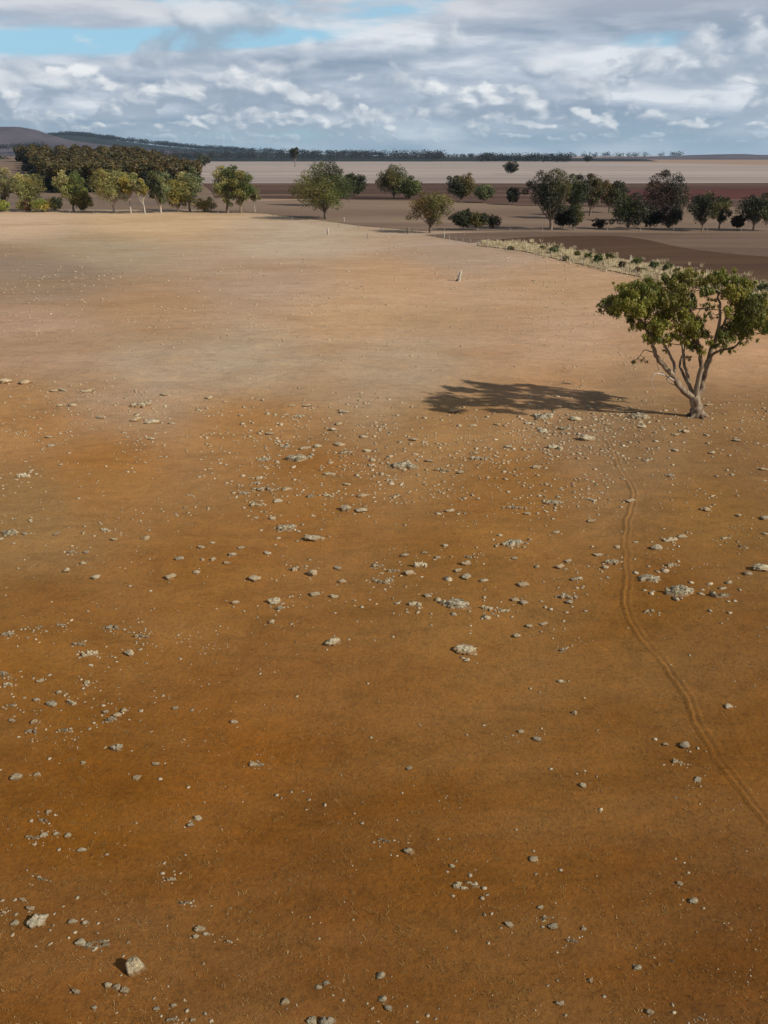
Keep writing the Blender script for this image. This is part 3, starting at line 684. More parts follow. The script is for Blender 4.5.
t_ = NT('dry_grass_blades', .8, .2); t_.col(t_.attr()); M_LEAFD = t_.m
grass_strip()
sheet('grass_strip_ground', [tuple(p) for p in smooth_line([(478, 243.5), (520, 244), (560, 249), (620, 259), (690, 271), (768, 286), (860, 305)], 6)] +
      [tuple(p) for p in smooth_line([(860, 328), (768, 304), (690, 287), (620, 273), (560, 260), (520, 251), (478, 246)], 6)], .14, field_material('dry_grass_litter', S_(178, 158, 122), S_(160, 136, 102), .3, (1, 1, 1)))

# ------------------------------------------------------------------ fences, posts, stump
M_POST = bark_material('grey_post_wood', (.34, .30, .25), (.22, .19, .16), 6)
M_POSTW = bark_material('pale_post_wood', (.46, .41, .33), (.34, .30, .24), 6)
tw = NT('fence_wire', .5, .4); tw.col((.22, .20, .18)); tw.b.inputs['Metallic'].default_value = .6
def fence(pts, step, label, hgt=1.25, mat=M_POST):
    wp = [np.array(G(*p)) for p in smooth_line(pts, 4)]
    seg = [0]; 
    for a, b in zip(wp, wp[1:]): seg.append(seg[-1] + np.linalg.norm(b - a))
    pos = [np.array([np.interp(s, seg, [w[0] for w in wp]), np.interp(s, seg, [w[1] for w in wp])]) for s in np.arange(0, seg[-1], step)]
    root = empty('wire_fence', (pos[0][0], pos[0][1], hz(*pos[0]))); ro = Vector(root.location); tag(root, label, 'fence', 'paddock fences')
    V, Fa = tube_mesh([([Vector((0, 0, -.3)), Vector((.01, 0, hgt * .5)), Vector((0, .01, hgt)), Vector((0, .01, hgt + .01))], [.085, .08, .075, .005])], 7)
    first = link('post', V, Fa, mat, root); wires = [[] for _ in range(3)]
    for q, p in enumerate(pos):
        o = first if q == 0 else first.copy()
        if q: C.objects.link(o); o.parent = root
        o.location = Vector((p[0], p[1], hz(*p))) - ro; o.rotation_euler = (rng.normal() * .04, rng.normal() * .04, rng.random() * 6)
        for w in range(3): wires[w].append(Vector((p[0], p[1], hz(*p) + hgt * (.35 + .28 * w))) - ro)
    for w in wires:
        V, Fa = tube_mesh([(w, [.012] * len(w))], 4); link('wire', V, Fa, tw.m, root)
    return root
fence([(408, 233), (440, 237.5), (480, 246), (560, 261), (620, 274), (690, 288.5), (768, 306), (820, 318)], 5.0, 'wire fence slanting down along the lower side of the pale grass strip')
fence([(262, 214), (300, 222.5), (344, 228), (408, 231.5)], 9.0, 'wire fence from the paired trees to the open drooping gum')
fence([(412, 232), (480, 232.4), (600, 232), (780, 233)], 10.0, 'wire fence along the foot of the right tree row')
fence([(-30, 214), (60, 214), (150, 214.6), (258, 214)], 10.0, 'wire fence along the foot of the left tree row')
def post(px, py, h, r0, label, mat=M_POSTW, name='fence_post'):
    x, y = G(px, py); V, Fa = tube_mesh([([Vector((0, 0, -.3)), Vector((.02, 0, h * .5)), Vector((0, .01, h)), Vector((0, .01, h + .01))], [r0, r0 * .95, r0 * .85, .01])], 8)
    o = link(name, V, Fa, mat, smooth=False); o.location = (x, y, hz(x, y)); tag(o, label, 'post', 'single fence posts')
post(328, 235, 1.9, .30, 'thick pale post below the broad olive gum tree')
post(344, 222, 1.6, .2, 'pale post just right of the broad olive gum tree')
post(368, 239, 1.5, .16, 'grey post on the grass left of the drooping gum', M_POST)
post(408, 234, 1.9, .22, 'dark corner post left of the drooping gum', M_BARKD)
post(444, 238, 1.6, .16, 'pale post right of the drooping gum')
post(630, 263, 1.7, .16, 'pale post in the grass strip left of the green shrub')
post(652, 268, 1.7, .16, 'pale post in the grass strip behind the blue-green shrub')
def stump():
    x, y = G(459, 281); r = np.random.default_rng(3)
    root = empty('tree_stump', (x, y, hz(x, y))); tag(root, 'small weathered pale stump standing alone on the far paddock', 'stump')
    V, Fa = tube_mesh([([Vector((0, 0, -.2)), Vector((0, 0, .2)), Vector((.1, 0, .8)), Vector((.28, .05, 1.5)), Vector((.33, .05, 1.95)), Vector((.34, .05, 1.97))], [.5, .34, .26, .22, .12, .02]),
                       ([Vector((.05, 0, .5)), Vector((-.25, .1, 1.0)), Vector((-.32, .1, 1.5))], [.2, .13, .04])], 9)
    link('trunk', V, Fa, M_POSTW, root)
    V, Fa = tube_mesh([([Vector((math.cos(a) * .2, math.sin(a) * .2, .3)), Vector((math.cos(a) * .6, math.sin(a) * .6, .05)), Vector((math.cos(a) * .9, math.sin(a) * .9, -.1))], [.2, .14, .05]) for a in (.4, 2.5, 4.3)], 6)
    link('root_flare', V, Fa, M_BARK, root)
stump()

# ------------------------------------------------------------------ wheel track
def track(name, pts, prof, lift=.012):
    wp = [G(*p) for p in smooth_line(pts, 12)]; V = []; n = len(prof)
    # resample finely
    P2 = [np.array(w) for w in wp]; sg = [0]
    for a, b in zip(P2, P2[1:]): sg.append(sg[-1] + np.linalg.norm(b - a))
    ss_ = np.arange(0, sg[-1], .25); X = np.interp(ss_, sg, [w[0] for w in wp]); Y = np.interp(ss_, sg, [w[1] for w in wp])
    r = np.random.default_rng(8); nz = np.convolve(r.normal(size=len(X) + 8), np.ones(9) / 9, 'valid')
    nz2 = np.convolve(r.normal(size=len(X) + 20), np.ones(21) / 21, 'valid')[:len(X)]
    for q in range(len(X)):
        a, b = max(q - 1, 0), min(q + 1, len(X) - 1); d = np.array([X[b] - X[a], Y[b] - Y[a]]); d /= np.linalg.norm(d) + 1e-9; nn = np.array([d[1], -d[0]])
        am = max(.0, min(1.3, 1. + nz[q] * 1.3)) * min(1, .35 + q / 25) * (.35 if lift < .011 else 1)
        for (o, z) in prof:
            x, y = np.array([X[q], Y[q]]) + nn * (o + nz2[q] * .45) ; V.append((x, y, hz(x, y) + (lift + z * am if z >= 0 else z)))
    fs = np.array([[q * n + k, q * n + k + 1, (q + 1) * n + k + 1, (q + 1) * n + k] for q in range(len(X) - 1) for k in range(n - 1)])
    V = np.array(V); o = link(name, V, fs[:, ::-1], M_SOIL, smooth=True); c = soil_and_shade_colour(V[:, 0], V[:, 1])
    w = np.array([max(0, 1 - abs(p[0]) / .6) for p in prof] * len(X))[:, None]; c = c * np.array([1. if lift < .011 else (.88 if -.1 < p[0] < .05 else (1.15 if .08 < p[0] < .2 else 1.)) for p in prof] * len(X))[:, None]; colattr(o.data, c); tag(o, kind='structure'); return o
TR = [(602, 438), (612, 453), (622, 474), (629, 498), (627, 528), (628, 558), (627, 588), (632, 610), (650, 640), (672, 668), (690, 692), (700, 715), (716, 739), (736, 765), (756, 790), (780, 818), (820, 862), (872, 925), (935, 1010), (1010, 1120)]
track('path', TR, [(-.44, -.02), (-.24, .0), (-.15, .012), (-.09, .002), (-.03, .0), (.03, .0), (.09, .040), (.16, .028), (.26, .004), (.42, -.02)])
track('path', [(a + 16 + (b - 438) * .06, b) for a, b in TR if 460 < b < 1100], [(-.4, -.02), (-.2, .0), (-.1, .012), (.05, .0), (.18, .014), (.4, .0), (.6, -.02)], .006)

# ------------------------------------------------------------------ stones and outcrops (picture column, row, width in picture; o = low broken outcrop)
RK = """113 630 16 o;142 638 15 o;90 657 20 o;130 655 13 w;140 650 6 s;61 629 9 o;40 632 9 o;10 641 14 o;28 642 5 s;22 635 4 s;72 623 6 s;123 622 4 s;142 622 4 s;80 647 13 o;178 634 5 s;156 646 4 s;180 658 6 s;
4 679 13 o;8 689 14 o;34 681 5 s;41 684 8 s;50 677 6 s;88 685 13 o;59 696 8 s;37 704 7 s;53 708 12 s;73 707 17 o;104 708 6 s;124 713 8 s;106 715 7 s;117 718 9 s;112 723 16 o;141 712 6 s;140 722 4 s;163 695 6 s;175 709 7 s;192 710 6 s;
233 722 9 s;24 716 4 s;12 725 9 s;12 710 12 o;35 727 8 s;33 737 14 o;65 735 14 o;117 750 13 s;132 752 3 s;156 764 8 s;165 763 4 s;136 778 9 s;129 774 3 s;160 778 6 s;16 785 14 s;38 780 8 s;1 777 5 s;50 763 6 s;84 765 7 s;252 762 10 s;
204 799 4 s;188 785 5 s;205 741 4 s;182 743 3 s;244 611 4 s;88 613 5 s;235 603 8 s;275 602 15 b;280 609 12 o;362 606 6 s;397 603 7 s;414 605 19 o;456 604 36 o;488 607 16 o;504 609 12 o;271 623 8 s;357 621 4 s;
333 644 21 b;349 640 4 s;296 643 4 s;393 637 4 s;466 648 24 b;467 657 8 s;368 682 4 s;297 696 5 s;371 734 4 s;467 730 4 s;484 720 5 s;261 762 9 o;409 764 7 s;402 789 4 s;276 790 6 s;281 793 4 s;291 787 5 s;303 787 4 s;309 795 5 s;325 801 6 s;306 805 4 s;
362 799 4 s;354 810 4 s;524 601 9 s;569 601 8 s;551 607 6 s;530 623 8 s;544 621 9 s;517 632 7 s;541 628 4 s;564 618 5 s;512 614 5 s;563 645 11 o;650 610 11 o;628 624 4 s;721 623 4 s;671 661 4 s;690 653 5 s;562 676 9 s;531 683 4 s;540 687 4 s;
585 692 4 s;575 707 7 s;730 702 9 s;598 724 5 s;521 726 7 s;513 730 4 s;537 735 9 s;542 723 5 s;656 732 6 s;667 737 7 s;685 739 11 s;691 744 4 s;699 741 5 s;707 744 4 s;677 754 13 o;699 771 9 s;702 777 4 s;551 765 5 s;577 769 4 s;585 766 4 s;
597 771 5 s;583 781 9 s;677 789 5 s;701 795 4 s;601 803 6 s;44 824 12 o;32 824 6 s;49 815 7 s;32 840 13 o;45 837 9 s;57 835 8 s;69 837 7 s;82 850 9 s;59 850 6 s;12 847 4 s;27 870 5 s;107 854 5 s;41 879 11 o;197 815 10 s;190 822 8 s;
221 824 4 s;136 822 4 s;164 861 6 s;162 871 6 s;171 878 12 o;185 852 4 s;184 900 12 o;2 901 6 s;15 900 6 s;23 900 7 s;31 909 9 s;4 914 10 o;16 915 6 s;16 925 9 s;37 924 23 b;50 931 5 s;13 936 6 s;36 948 4 s;54 914 4 s;63 906 4 s;77 897 6 s;
118 918 4 s;73 922 9 s;86 923 8 s;75 933 6 s;98 923 5 s;97 945 26 o;82 945 12 s;136 970 23 w;121 976 4 s;198 927 13 s;206 931 8 s;195 934 8 s;228 939 10 o;203 961 5 s;108 988 9 s;117 989 10 s;124 992 11 s;77 995 9 s;95 1010 7 s;117 1014 4 s;
154 998 5 s;156 1009 7 s;173 1005 8 s;171 1020 12 o;184 999 4 s;187 1010 6 s;205 1013 6 s;211 1020 6 s;192 1020 7 s;362 820 6 s;385 838 12 o;394 837 4 s;409 848 12 s;438 836 4 s;456 857 4 s;452 862 7 s;466 881 27 o;485 909 5 s;492 908 6 s;
456 925 4 s;510 919 11 s;489 937 5 s;319 936 4 s;381 971 11 s;383 993 11 s;388 1001 9 s;392 990 4 s;372 1002 6 s;367 997 4 s;378 1014 4 s;318 983 10 s;326 979 7 s;333 990 4 s;343 995 5 s;285 999 10 s;286 1005 4 s;312 1017 14 b;328 1017 17 b;
407 999 4 s;428 1008 5 s;417 1014 5 s;436 1011 5 s;406 1021 11 s;441 1020 10 s;516 826 4 s;534 847 4 s;534 855 10 s;536 870 5 s;561 865 6 s;677 848 4 s;686 852 4 s;690 862 4 s;681 874 7 s;695 892 11 s;705 899 5 s;541 902 7 s;545 912 10 o;
553 920 11 s;543 920 5 s;585 921 7 s;573 934 12 o;558 945 4 s;639 959 10 s;655 948 4 s;674 952 4 s;558 974 5 s;548 979 5 s;591 973 7 s;605 989 6 s;561 997 9 s;566 1009 6 s;650 1005 9 s;674 997 6 s;675 1005 6 s;703 1012 9 o;615 1023 7 s;
11 533 24 o;25 533 7 s;56 533 7 s;105 531 16 o;115 530 4 s;149 531 5 s;146 540 10 s;140 520 4 s;114 541 7 s;45 544 4 s;71 552 12 o;86 553 7 s;83 565 8 s;67 573 8 s;96 581 9 s;130 588 6 s;6 599 4 s;88 613 6 s;180 561 9 s;171 580 11 s;
256 504 18 o;279 501 10 s;256 517 7 s;272 518 8 s;346 510 16 b;360 511 14 s;287 527 24 o;302 523 6 s;312 538 17 b;321 537 8 s;329 535 5 s;297 539 5 s;212 544 7 s;201 550 8 s;232 557 10 s;241 549 8 s;227 565 7 s;213 562 7 s;202 562 6 s;267 553 8 s;
295 569 15 o;313 574 12 s;337 567 9 s;342 581 10 s;256 579 14 s;315 595 11 s;334 596 12 b;377 564 14 o;380 581 14 o;196 574 8 s;438 515 7 s;450 512 10 s;465 515 6 s;458 516 6 s;515 510 16 o;553 507 20 o;527 516 8 s;405 525 6 s;
445 547 7 s;514 546 25 o;556 536 8 s;405 554 10 s;424 553 7 s;438 558 7 s;421 565 17 o;409 572 10 s;394 569 12 o;388 580 13 o;468 559 13 o;466 565 10 s;458 571 9 s;466 577 12 s;514 560 7 s;537 569 7 s;523 585 12 s;560 570 9 s;568 564 7 s;
428 596 9 s;515 598 11 s;567 597 22 o;551 608 6 s;574 581 8 s;592 505 14 o;591 524 9 s;630 506 10 s;705 514 13 s;713 509 5 s;738 520 7 s;764 524 12 b;670 542 18 o;683 539 10 s;636 543 7 s;657 550 15 b;617 549 7 s;592 549 5 s;598 557 10 s;
613 564 16 o;605 569 8 s;725 541 12 o;765 539 7 s;742 548 9 o;671 567 14 o;648 579 25 o;677 592 38 o;718 596 22 o;760 571 17 b;747 575 10 s;580 580 9 s;728 583 8 s;25 383 14 s;5 382 12 s;54 390 8 s;63 389 9 s;72 404 10 s;59 404 8 s;87 390 12 s;
164 394 8 s;140 404 22 o;152 419 14 s;171 420 9 s;136 417 12 s;99 415 9 s;49 432 8 s;50 440 8 s;151 436 8 s;60 461 6 s;23 476 18 o;31 468 7 s;209 396 10 s;292 406 8 s;307 406 9 s;299 415 12 o;344 412 10 s;269 430 9 s;281 422 7 s;
334 429 9 s;339 423 10 s;287 443 14 o;305 446 12 s;317 445 10 s;339 444 12 s;363 437 9 s;344 452 14 o;367 451 10 s;300 456 28 o;265 457 16 o;372 465 11 o;328 474 14 s;244 492 13 o;265 490 18 o;260 477 14 o;286 490 11 s;311 497 14 o;327 496 14 o;
347 484 8 s;362 496 13 s;455 412 12 s;397 415 6 s;498 426 8 s;505 427 6 s;473 427 8 s;487 418 7 s;459 427 7 s;543 433 11 s;544 419 25 o;529 425 14 o;564 431 16 o;574 422 12 s;413 442 9 s;508 449 9 s;475 455 9 s;405 466 30 o;429 462 10 s;
443 471 16 o;460 474 8 s;390 480 14 o;536 472 9 s;554 451 22 o;479 461 18 o;396 496 16 o;478 500 7 s;586 444 17 b;607 428 8 s;638 419 24 o;642 432 9 s;675 440 9 s;685 436 9 s;708 406 9 s;655 447 7 s;707 447 7 s;756 446 7 s;711 458 8 s;
675 456 8 s;648 465 16 o;670 480 12 o;731 479 7 s;716 480 6 s;762 475 10 s;736 444 9 s;622 460 6 s"""
rocks = []
for e in RK.replace('\n', '').split(';'):
    a = e.split()
    if len(a) == 4: rocks.append([float(a[0]), float(a[1]), float(a[2]), a[3]])
uniq = []
for r_ in rocks:
    if not any(abs(r_[0] - u[0]) < 3 and abs(r_[1] - u[1]) < 2.5 for u in uniq): uniq.append(r_)
rocks = sorted(uniq, key=lambda q: -q[2] * (1.0 if q[3] != 'o' else .9))
singles, rest = rocks[:298], rocks[298:]

def ico(sub):
    import bmesh
    bm = bmesh.new(); bmesh.ops.create_icosphere(bm, subdivisions=sub, radius=1.0)
    V = np.array([v.co[:] for v in bm.verts]); Fc = np.array([[v.index for v in f.verts] for f in bm.faces]); bm.free(); return V, Fc
IV = {k: ico(k) for k in (1, 2, 3, 4)}
from mathutils import noise as mn
def stone_verts(sub, seed, wedge=False, split=False):
    r = np.random.default_rng(seed); V, Fc = IV[sub]; V = V.copy(); so_ = Vector(r.uniform(-50, 50, 3))
    lump = np.array([mn.noise(Vector(v) * 1.1 + so_) for v in V]); V *= (1 + .38 * lump)[:, None]
    for _ in range(9):                               # broken faces
        n = r.normal(size=3); n /= np.linalg.norm(n); d = r.uniform(.50, .86); s = V @ n - d
        V -= np.outer(np.maximum(s, 0) * .92, n)
    rg = np.array([mn.ridged_multi_fractal(Vector(v) * 1.7 + so_, .9, 2.1, 4, 1., 2.) for v in V]); V *= (1 - .10 * (rg - rg.mean()).clip(-1.6, 1.6))[:, None]
    if sub > 1:
        cr = np.array([(lambda d: d[1] - d[0])(mn.voronoi(Vector(v) * (1.15 if seed % 3 else 1.7) + so_)[0]) for v in V]); V *= (1 - (.30 if seed % 2 else .16) * np.exp(-(cr / .10) ** 2))[:, None]
    if wedge:
        t = (V[:, 2] + 1) / 2; V[:, 0] = V[:, 0] * (1.15 - .55 * t) - .12 * t; V[:, 1] *= (1.1 - .45 * t); V[:, 2] *= 1.2
    if split: V[:, 2] -= .38 * np.exp(-((V[:, 0] + .1 * V[:, 1] + .15) / .13) ** 2) * (V[:, 2] > -.2)
    return V, Fc
def stone_mesh(name, sub, seed, mat, **k):
    V, Fc = stone_verts(sub, seed, **k); o = link(name, V, Fc, mat, smooth=False); return o
def outcrop_mesh(name, seed, mat, lumps=12, ring=False):
    r = np.random.default_rng(seed); nx_, ny_ = 56, 34
    gx, gy = np.meshgrid(np.linspace(-1, 1, nx_), np.linspace(-1, 1, ny_)); z = np.full(gx.shape, -.16)
    z += .05 * np.sin(gx * 9 + r.uniform(0, 6)) * np.sin(gy * 8 + r.uniform(0, 6))
    for q in range(lumps):
        a = r.uniform(0, 6.28); rr = (r.uniform(.6, .78) if ring else r.uniform(0, .75)); cx_, cy_ = math.cos(a) * rr, math.sin(a) * rr * .9
        s1, s2 = r.uniform(.13, .34), r.uniform(.12, .26); th = r.uniform(0, 3.14); hi = r.uniform(.18, .62) * (1 - .4 * rr)
        dx, dy = gx - cx_, gy - cy_; u = (dx * math.cos(th) + dy * math.sin(th)) / s1; v = (-dx * math.sin(th) + dy * math.cos(th)) / s2
        d = np.maximum(np.maximum(np.abs(u), np.abs(v)), (np.abs(u) + np.abs(v)) * .72)
        b = hi * (1 + .35 * u * r.uniform(-1, 1) + .3 * v * r.uniform(-1, 1)) * np.clip((1.12 - d) / .22, -1.5, 1) - .02
        z = np.maximum(z, np.where(d < 1.3, b, -.3))
    z += r.normal(size=z.shape) * .02
    edge = np.maximum(np.abs(gx), np.abs(gy)); z = np.where(edge > .93, -.25, z)
    jx = gx + r.normal(size=gx.shape) * .008; jy = gy + r.normal(size=gx.shape) * .01
    V = np.stack([jx.ravel(), jy.ravel(), z.ravel()], 1)
    i = np.arange(nx_ - 1)[None, :] + np.arange(ny_ - 1)[:, None] * nx_
    return link(name, V, np.stack([i, i + 1, i + nx_ + 1, i + nx_], -1).reshape(-1, 4), mat)

# landmarks the labels refer to; (col, row): short unique phrase
LM = {(136,970):'big pale wedge-shaped boulder', (37,924):'big rounded grey boulder at lower left', (328,1017):'split grey boulder on the bottom edge', (97,945):'dark ring-shaped outcrop',
 (466,881):'pale arched outcrop', (466,648):'pointed pale boulder in mid photo', (333,644):'flat speckled boulder in mid photo', (130,655):'small wedge-shaped stone', (90,657):'jagged outcrop by the small wedge stone',
 (677,592):'broadest crumbled outcrop by the track', (456,604):'longest jagged outcrop in mid photo', (760,571):'grey boulder on the right edge', (586,444):'pale flat slab above the track', (657,550):'brightest white boulder by the track',
 (198,927):'lone triple of pale stones', (16,785):'round boulder on the left edge', (117,750):'small cleft boulder', (563,645):'spotted outcrop left of the track', (685,739):'bright stone of the short line',
 (409,848):'rounded stone above the arched outcrop', (553,920):'white block of the lower right cluster', (695,892):'twin-lobed stone at lower right', (11,533):'long grey slab on the left edge', (105,531):'tufted outcrop at upper left',
 (272,601):'pale flat-topped boulder', (275,602):'pale flat-topped boulder', (312,538):'grey boulder with a pale tail', (346,510):'dark-ended long boulder', (514,546):'pale slab row', (256,579):'small low slab in the orange soil',
 (140,404):'crumbled outcrop of the upper left', (152,419):'pale slab of the upper left', (300,456):'long crumbled bar', (405,466):'widest upper centre outcrop', (544,419):'outcrop under the tree shadow', (638,419):'flaky outcrop beside the lone tree',
 (171,580):'small dark-sided boulder at left', (561,997):'oval stone of the bottom right', (82,850):'round white stone', (233,722):'flat lone stone', (383,993):'pale stone pair near the bottom', (252,762):'twin stones by the lower left bare patch',
 (25,383):'stone heap on the far left', (705,514):'bright slab right of the track', (562,676):'lone stone below the spotted outcrop', (639,959):'lone stone of the lower right'}
ORDC = ['nearest', 'second nearest', 'third nearest', 'fourth nearest', 'fifth nearest', 'sixth nearest', 'seventh nearest', 'eighth nearest', 'ninth nearest', 'tenth nearest', 'eleventh nearest', 'twelfth nearest', 'thirteenth nearest', 'fourteenth nearest', 'fifteenth nearest']
sset = {(int(r_[0]), int(r_[1])) for r_ in singles}
lmk = {k: v for k, v in LM.items() if k in sset}
bins = {}
for r_ in singles:
    k = (int(r_[0]), int(r_[1]))
    if k in lmk: continue
    best = min(lmk, key=lambda q: math.hypot((q[0] - k[0]), (q[1] - k[1]) * 1.5))
    dx, dy = k[0] - best[0], (k[1] - best[1]) * 1.5
    if abs(dx) > abs(dy): rel = 'right of' if dx > 0 else 'left of'
    else: rel = 'below' if dy > 0 else 'above'
    kd = 'outcrop' if r_[3] == 'o' else 'stone'
    bins.setdefault((best, rel, kd), []).append((math.hypot(dx, dy), k))
labels = {k: None for k in lmk}
for (best, rel, kd), ls in bins.items():
    ls.sort()
    for q, (d, k) in enumerate(ls):
        ph = lmk[best]
        labels[k] = (f'low crumbled outcrop {rel} the {ph}' if kd == 'outcrop' else f'pale stone {rel} the {ph}') + (f', {ORDC[q]}' if len(ls) > 1 else '')
for k, v in lmk.items():
    kd = next(r_[3] for r_ in singles if (int(r_[0]), int(r_[1])) == k)
    labels[k] = v + ' on the bare orange soil'

out_src = [outcrop_mesh('rock_outcrop', 50 + q, M_ROCKS[(3, 0, 3, 3)[q % 4]], 9 + 2 * (q % 4)) for q in range(10)]
st_src = [stone_mesh('stone', 3, 300 + q, M_ROCKS[(0, 2, 2, 1, 0)[q % 5]]) for q in range(14)]
used = set()
def take(src, key):
    o = src[key]
    if (id(src), key) in used: o = o.copy(); C.objects.link(o)
    used.add((id(src), key)); return o
rr_ = random.Random(9)
for q, (px, py, w, kd) in enumerate(singles):
    x, y = G(px, py); k = mpp(y); wd = w * k; key = (int(px), int(py))
    z = hz(x, y)
    if kd == 'o':
        if key == (97, 945): o = outcrop_mesh('rock_outcrop', 81, M_ROCKS[3], 22, True)
        elif key == (466, 881): o = outcrop_mesh('rock_outcrop', 82, M_ROCKS[0], 14, True)
        elif w >= 24: o = outcrop_mesh('rock_outcrop', 90 + q, M_ROCKS[3], 34)
        else: o = take(out_src, rr_.randrange(10))
        slant = math.sin(math.atan2(CAM_H, y)); dp = min(wd * .95, max(.42 * wd, .42 * wd / max(slant, .28) * .62))
        o.scale = (wd * .54, dp * .54, (wd * .46 if py > 560 else wd * .30) if w < 24 else wd * .26); o.location = (x, y, z); o.rotation_euler.z = rr_.choice((0, math.pi)) + rr_.uniform(-.25, .25)
        grp = 'low rock outcrops in the paddock'
    else:
        if key == (136, 970): o = stone_mesh('boulder', 4, 512, M_ROCKS[0], wedge=True); sc = (.52, .46, .50)
        elif key == (130, 655): o = stone_mesh('boulder', 4, 513, M_ROCKS[0], wedge=True); sc = (.50, .42, .44)
        elif key in ((37, 924), (328, 1017), (117, 750)): o = stone_mesh('boulder', 4, 520 + int(px), M_ROCKS[0 if px < 100 else 1], split=px > 100); sc = (.50, .42, .36)
        elif kd == 'b': o = stone_mesh('boulder', 4, 530 + q, M_ROCKS[(1, 0)[q % 2]]); sc = (.5, .38, .26)
        else:
            o = take(st_src, rr_.randrange(14)); f_ = rr_.uniform(.22, .38) * (1 if py > 560 else .75); sc = (.56, rr_.uniform(.36, .5), f_)
        o.scale = tuple(s * wd for s in sc); o.location = (x, y, z + sc[2] * wd * rr_.uniform(.12, .40)); o.rotation_euler = (rr_.uniform(-.12, .12), rr_.uniform(-.12, .12), rr_.uniform(-.5, .5) + rr_.choice((0, math.pi)) if key not in lmk else 0)
        grp = 'loose stones in the paddock'
    tag(o, labels[key], 'rock', grp)
for q, o in enumerate(out_src + st_src):
    if 'label' not in o.keys(): bpy.data.objects.remove(o)

# all the smaller fragments: nobody could count them
def pebbles():
    r = np.random.default_rng(21); P_ = []
    for (px, py, w, kd) in rest: P_.append((px, py, w))
    def clump(n, x0, x1, y0, y1, s0, s1, nc, spread):
        cs = np.stack([r.uniform(x0, x1, nc), r.uniform(y0, y1, nc)], 1)
        for _ in range(n):
            c = cs[r.integers(0, nc)] if r.random() < .72 else (r.uniform(x0, x1), r.uniform(y0, y1))
            P_.append((c[0] + r.normal() * spread, c[1] + r.normal() * spread * .32, r.uniform(s0, s1) * r.uniform(.5, 1)))
    clump(1500, -20, 790, 392, 520, 1.6, 5.6, 150, 16)
    clump(800, 200, 620, 400, 500, 2, 7.0, 70, 12)
    clump(420, 500, 780, 405, 460, 2, 7.0, 40, 16)
    clump(420, -20, 790, 510, 640, 1.5, 4.5, 90, 12)
    clump(900, -20, 600, 250, 345, 1.6, 4.4, 80, 20)
    clump(160, 380, 600, 235, 330, 1.2, 3.6, 40, 16)
    clump(300, 100, 760, 300, 400, 1.6, 4.2, 60, 18)
    clump(220, 0, 160, 380, 440, 1.6, 5, 22, 14)
    clump(420, -20, 790, 640, 1040, 1.3, 3.6, 110, 12)
    clump(160, 0, 260, 620, 760, 1.3, 4, 30, 9)
    clump(500, 780, 1080, 392, 640, 1.5, 6.0, 60, 14); clump(260, 780, 1080, 640, 1060, 1.5, 6.5, 60, 10)
    clump(350, -320, -10, 392, 640, 1.5, 6.0, 50, 14); clump(260, -320, -10, 640, 1060, 1.5, 6.5, 50, 10)
    clump(700, -60, 640, 245, 392, 1.8, 4.6, 60, 16)
    for (px, py, w, kd) in singles:                      # crumbs around outcrops
        for _ in range(10 if kd == 'o' else 2):
            P_.append((px + r.normal() * w * .75, py + r.normal() * w * .32, r.uniform(.12, .30) * w + .6))
    V0, F0 = IV[1]; VV, FF, CL = [], [], []; off = 0; kk = [stone_verts(1, 700 + q)[0] for q in range(12)]
    for (px, py, w) in P_:
        if py < 222: continue
        x, y = G(px, py); 
        if 575 < px < 790 and py < 300 and py < 243 + (px - 480) * .21: continue
        wd = max(w, .8) * mpp(y); a = r.uniform(0, 6.28); v = kk[r.integers(0, 12)] * np.array([.5, r.uniform(.22, .46), r.uniform(.09, .24)]) * wd * 1.1
        v = np.stack([v[:, 0] * math.cos(a) - v[:, 1] * math.sin(a), v[:, 0] * math.sin(a) + v[:, 1] * math.cos(a), v[:, 2]], 1) + np.array([x, y, hz(x, y) + wd * .05])
        VV.append(v); FF.append(F0 + off); off += len(v); CL.append(0)
    o = link('scattered_rock_fragments', np.concatenate(VV), np.concatenate(FF), M_ROCKS[4]); tag(o, 'countless small pale rock fragments strewn over the paddock', 'stones', kind='stuff')
    print('fragments', len(VV))
pebbles()

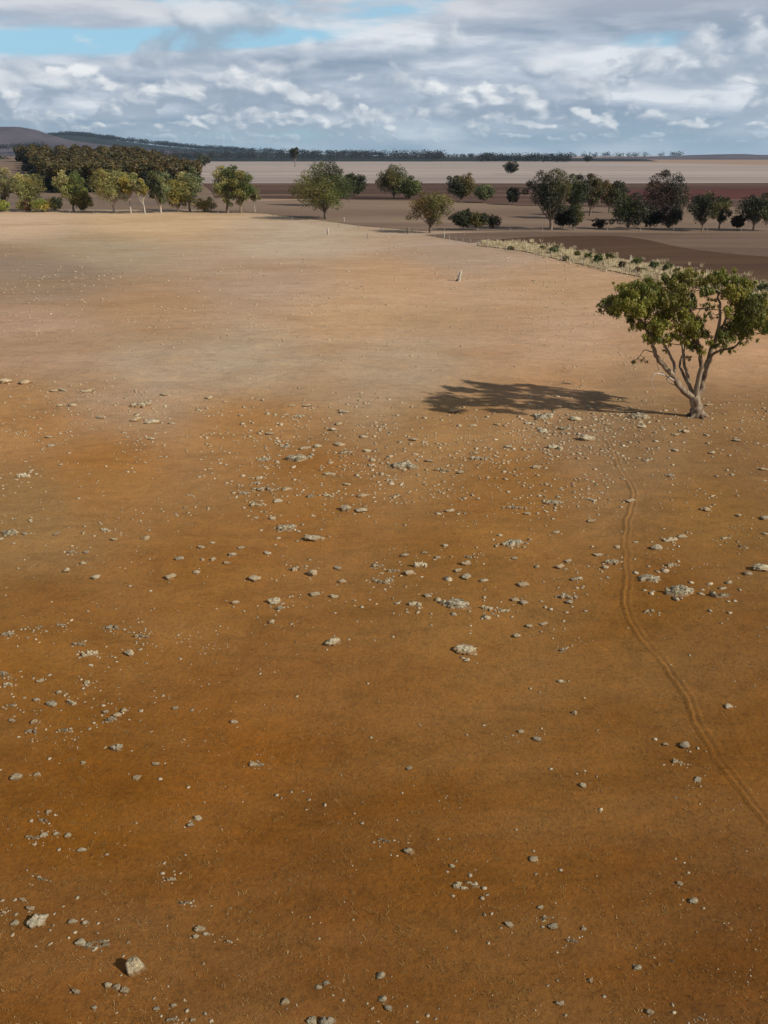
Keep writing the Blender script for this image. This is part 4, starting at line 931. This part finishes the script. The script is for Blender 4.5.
# ------------------------------------------------------------------ short dry grass on the near soil
def stubble():
    r = np.random.default_rng(77); n = 15000
    px = r.uniform(-60, 830, n); py = 1060 - 560 * r.random(n) ** .8
    keep = (np.sin(px * .05 + 2 * np.sin(py * .03)) * np.sin(py * .041 + 1) + r.normal(size=n) * .5) > -.2
    px, py = px[keep], py[keep]; V, cl = [], []
    for a, b in zip(px, py):
        x, y = G(a, b); z = hz(x, y); g = r.uniform(.6, 1.25); base = np.array([.25, .155, .055]) * g * (np.array([1.3, 1.35, 1.4]) if r.random() < .12 else 1)
        for _ in range(5):
            u, v = x + r.normal() * .05, y + r.normal() * .05; h = r.uniform(.025, .075); t = r.uniform(0, 3.14); w = r.uniform(.004, .011)
            dx, dy = r.normal() * h * .8, r.normal() * h * .8; ox, oy = math.cos(t) * w, math.sin(t) * w
            V += [(u - ox, v - oy, z - .012), (u + ox, v + oy, z - .012), (u + dx + ox * .4, v + dy + oy * .4, z + h), (u + dx - ox * .4, v + dy - oy * .4, z + h)]; cl += [base] * 4
    V = np.array(V); o = link('short_dry_grass', V, np.arange(len(V)).reshape(-1, 4), M_LEAFD); colattr(o.data, np.array(cl)); tag(o, 'sparse short dead grass on the bare orange soil', 'grass', kind='stuff')
stubble()

# ------------------------------------------------------------------ air
def haze():
    x0, x1, y0, y1, z0, z1 = -16500, 16500, -10500, 25500, -8, 330
    V = [(x, y, z) for z in (z0, z1) for x, y in ((x0, y0), (x1, y0), (x1, y1), (x0, y1))]
    o = link('haze', V, [[0, 3, 2, 1], [4, 5, 6, 7], [0, 1, 5, 4], [1, 2, 6, 5], [2, 3, 7, 6], [3, 0, 4, 7]])
    m = bpy.data.materials.new('haze_air'); m.use_nodes = True; N = m.node_tree.nodes; N.clear()
    vol = N.new('ShaderNodeVolumePrincipled'); vol.inputs['Color'].default_value = (.55, .75, 1, 1); vol.inputs['Density'].default_value = 2.3e-5; vol.inputs['Anisotropy'].default_value = .2
    out = N.new('ShaderNodeOutputMaterial'); m.node_tree.links.new(vol.outputs[0], out.inputs['Volume'])
    o.data.materials.append(m); tag(o, 'thin bluish air fading the far hills', 'haze', kind='stuff')
haze()
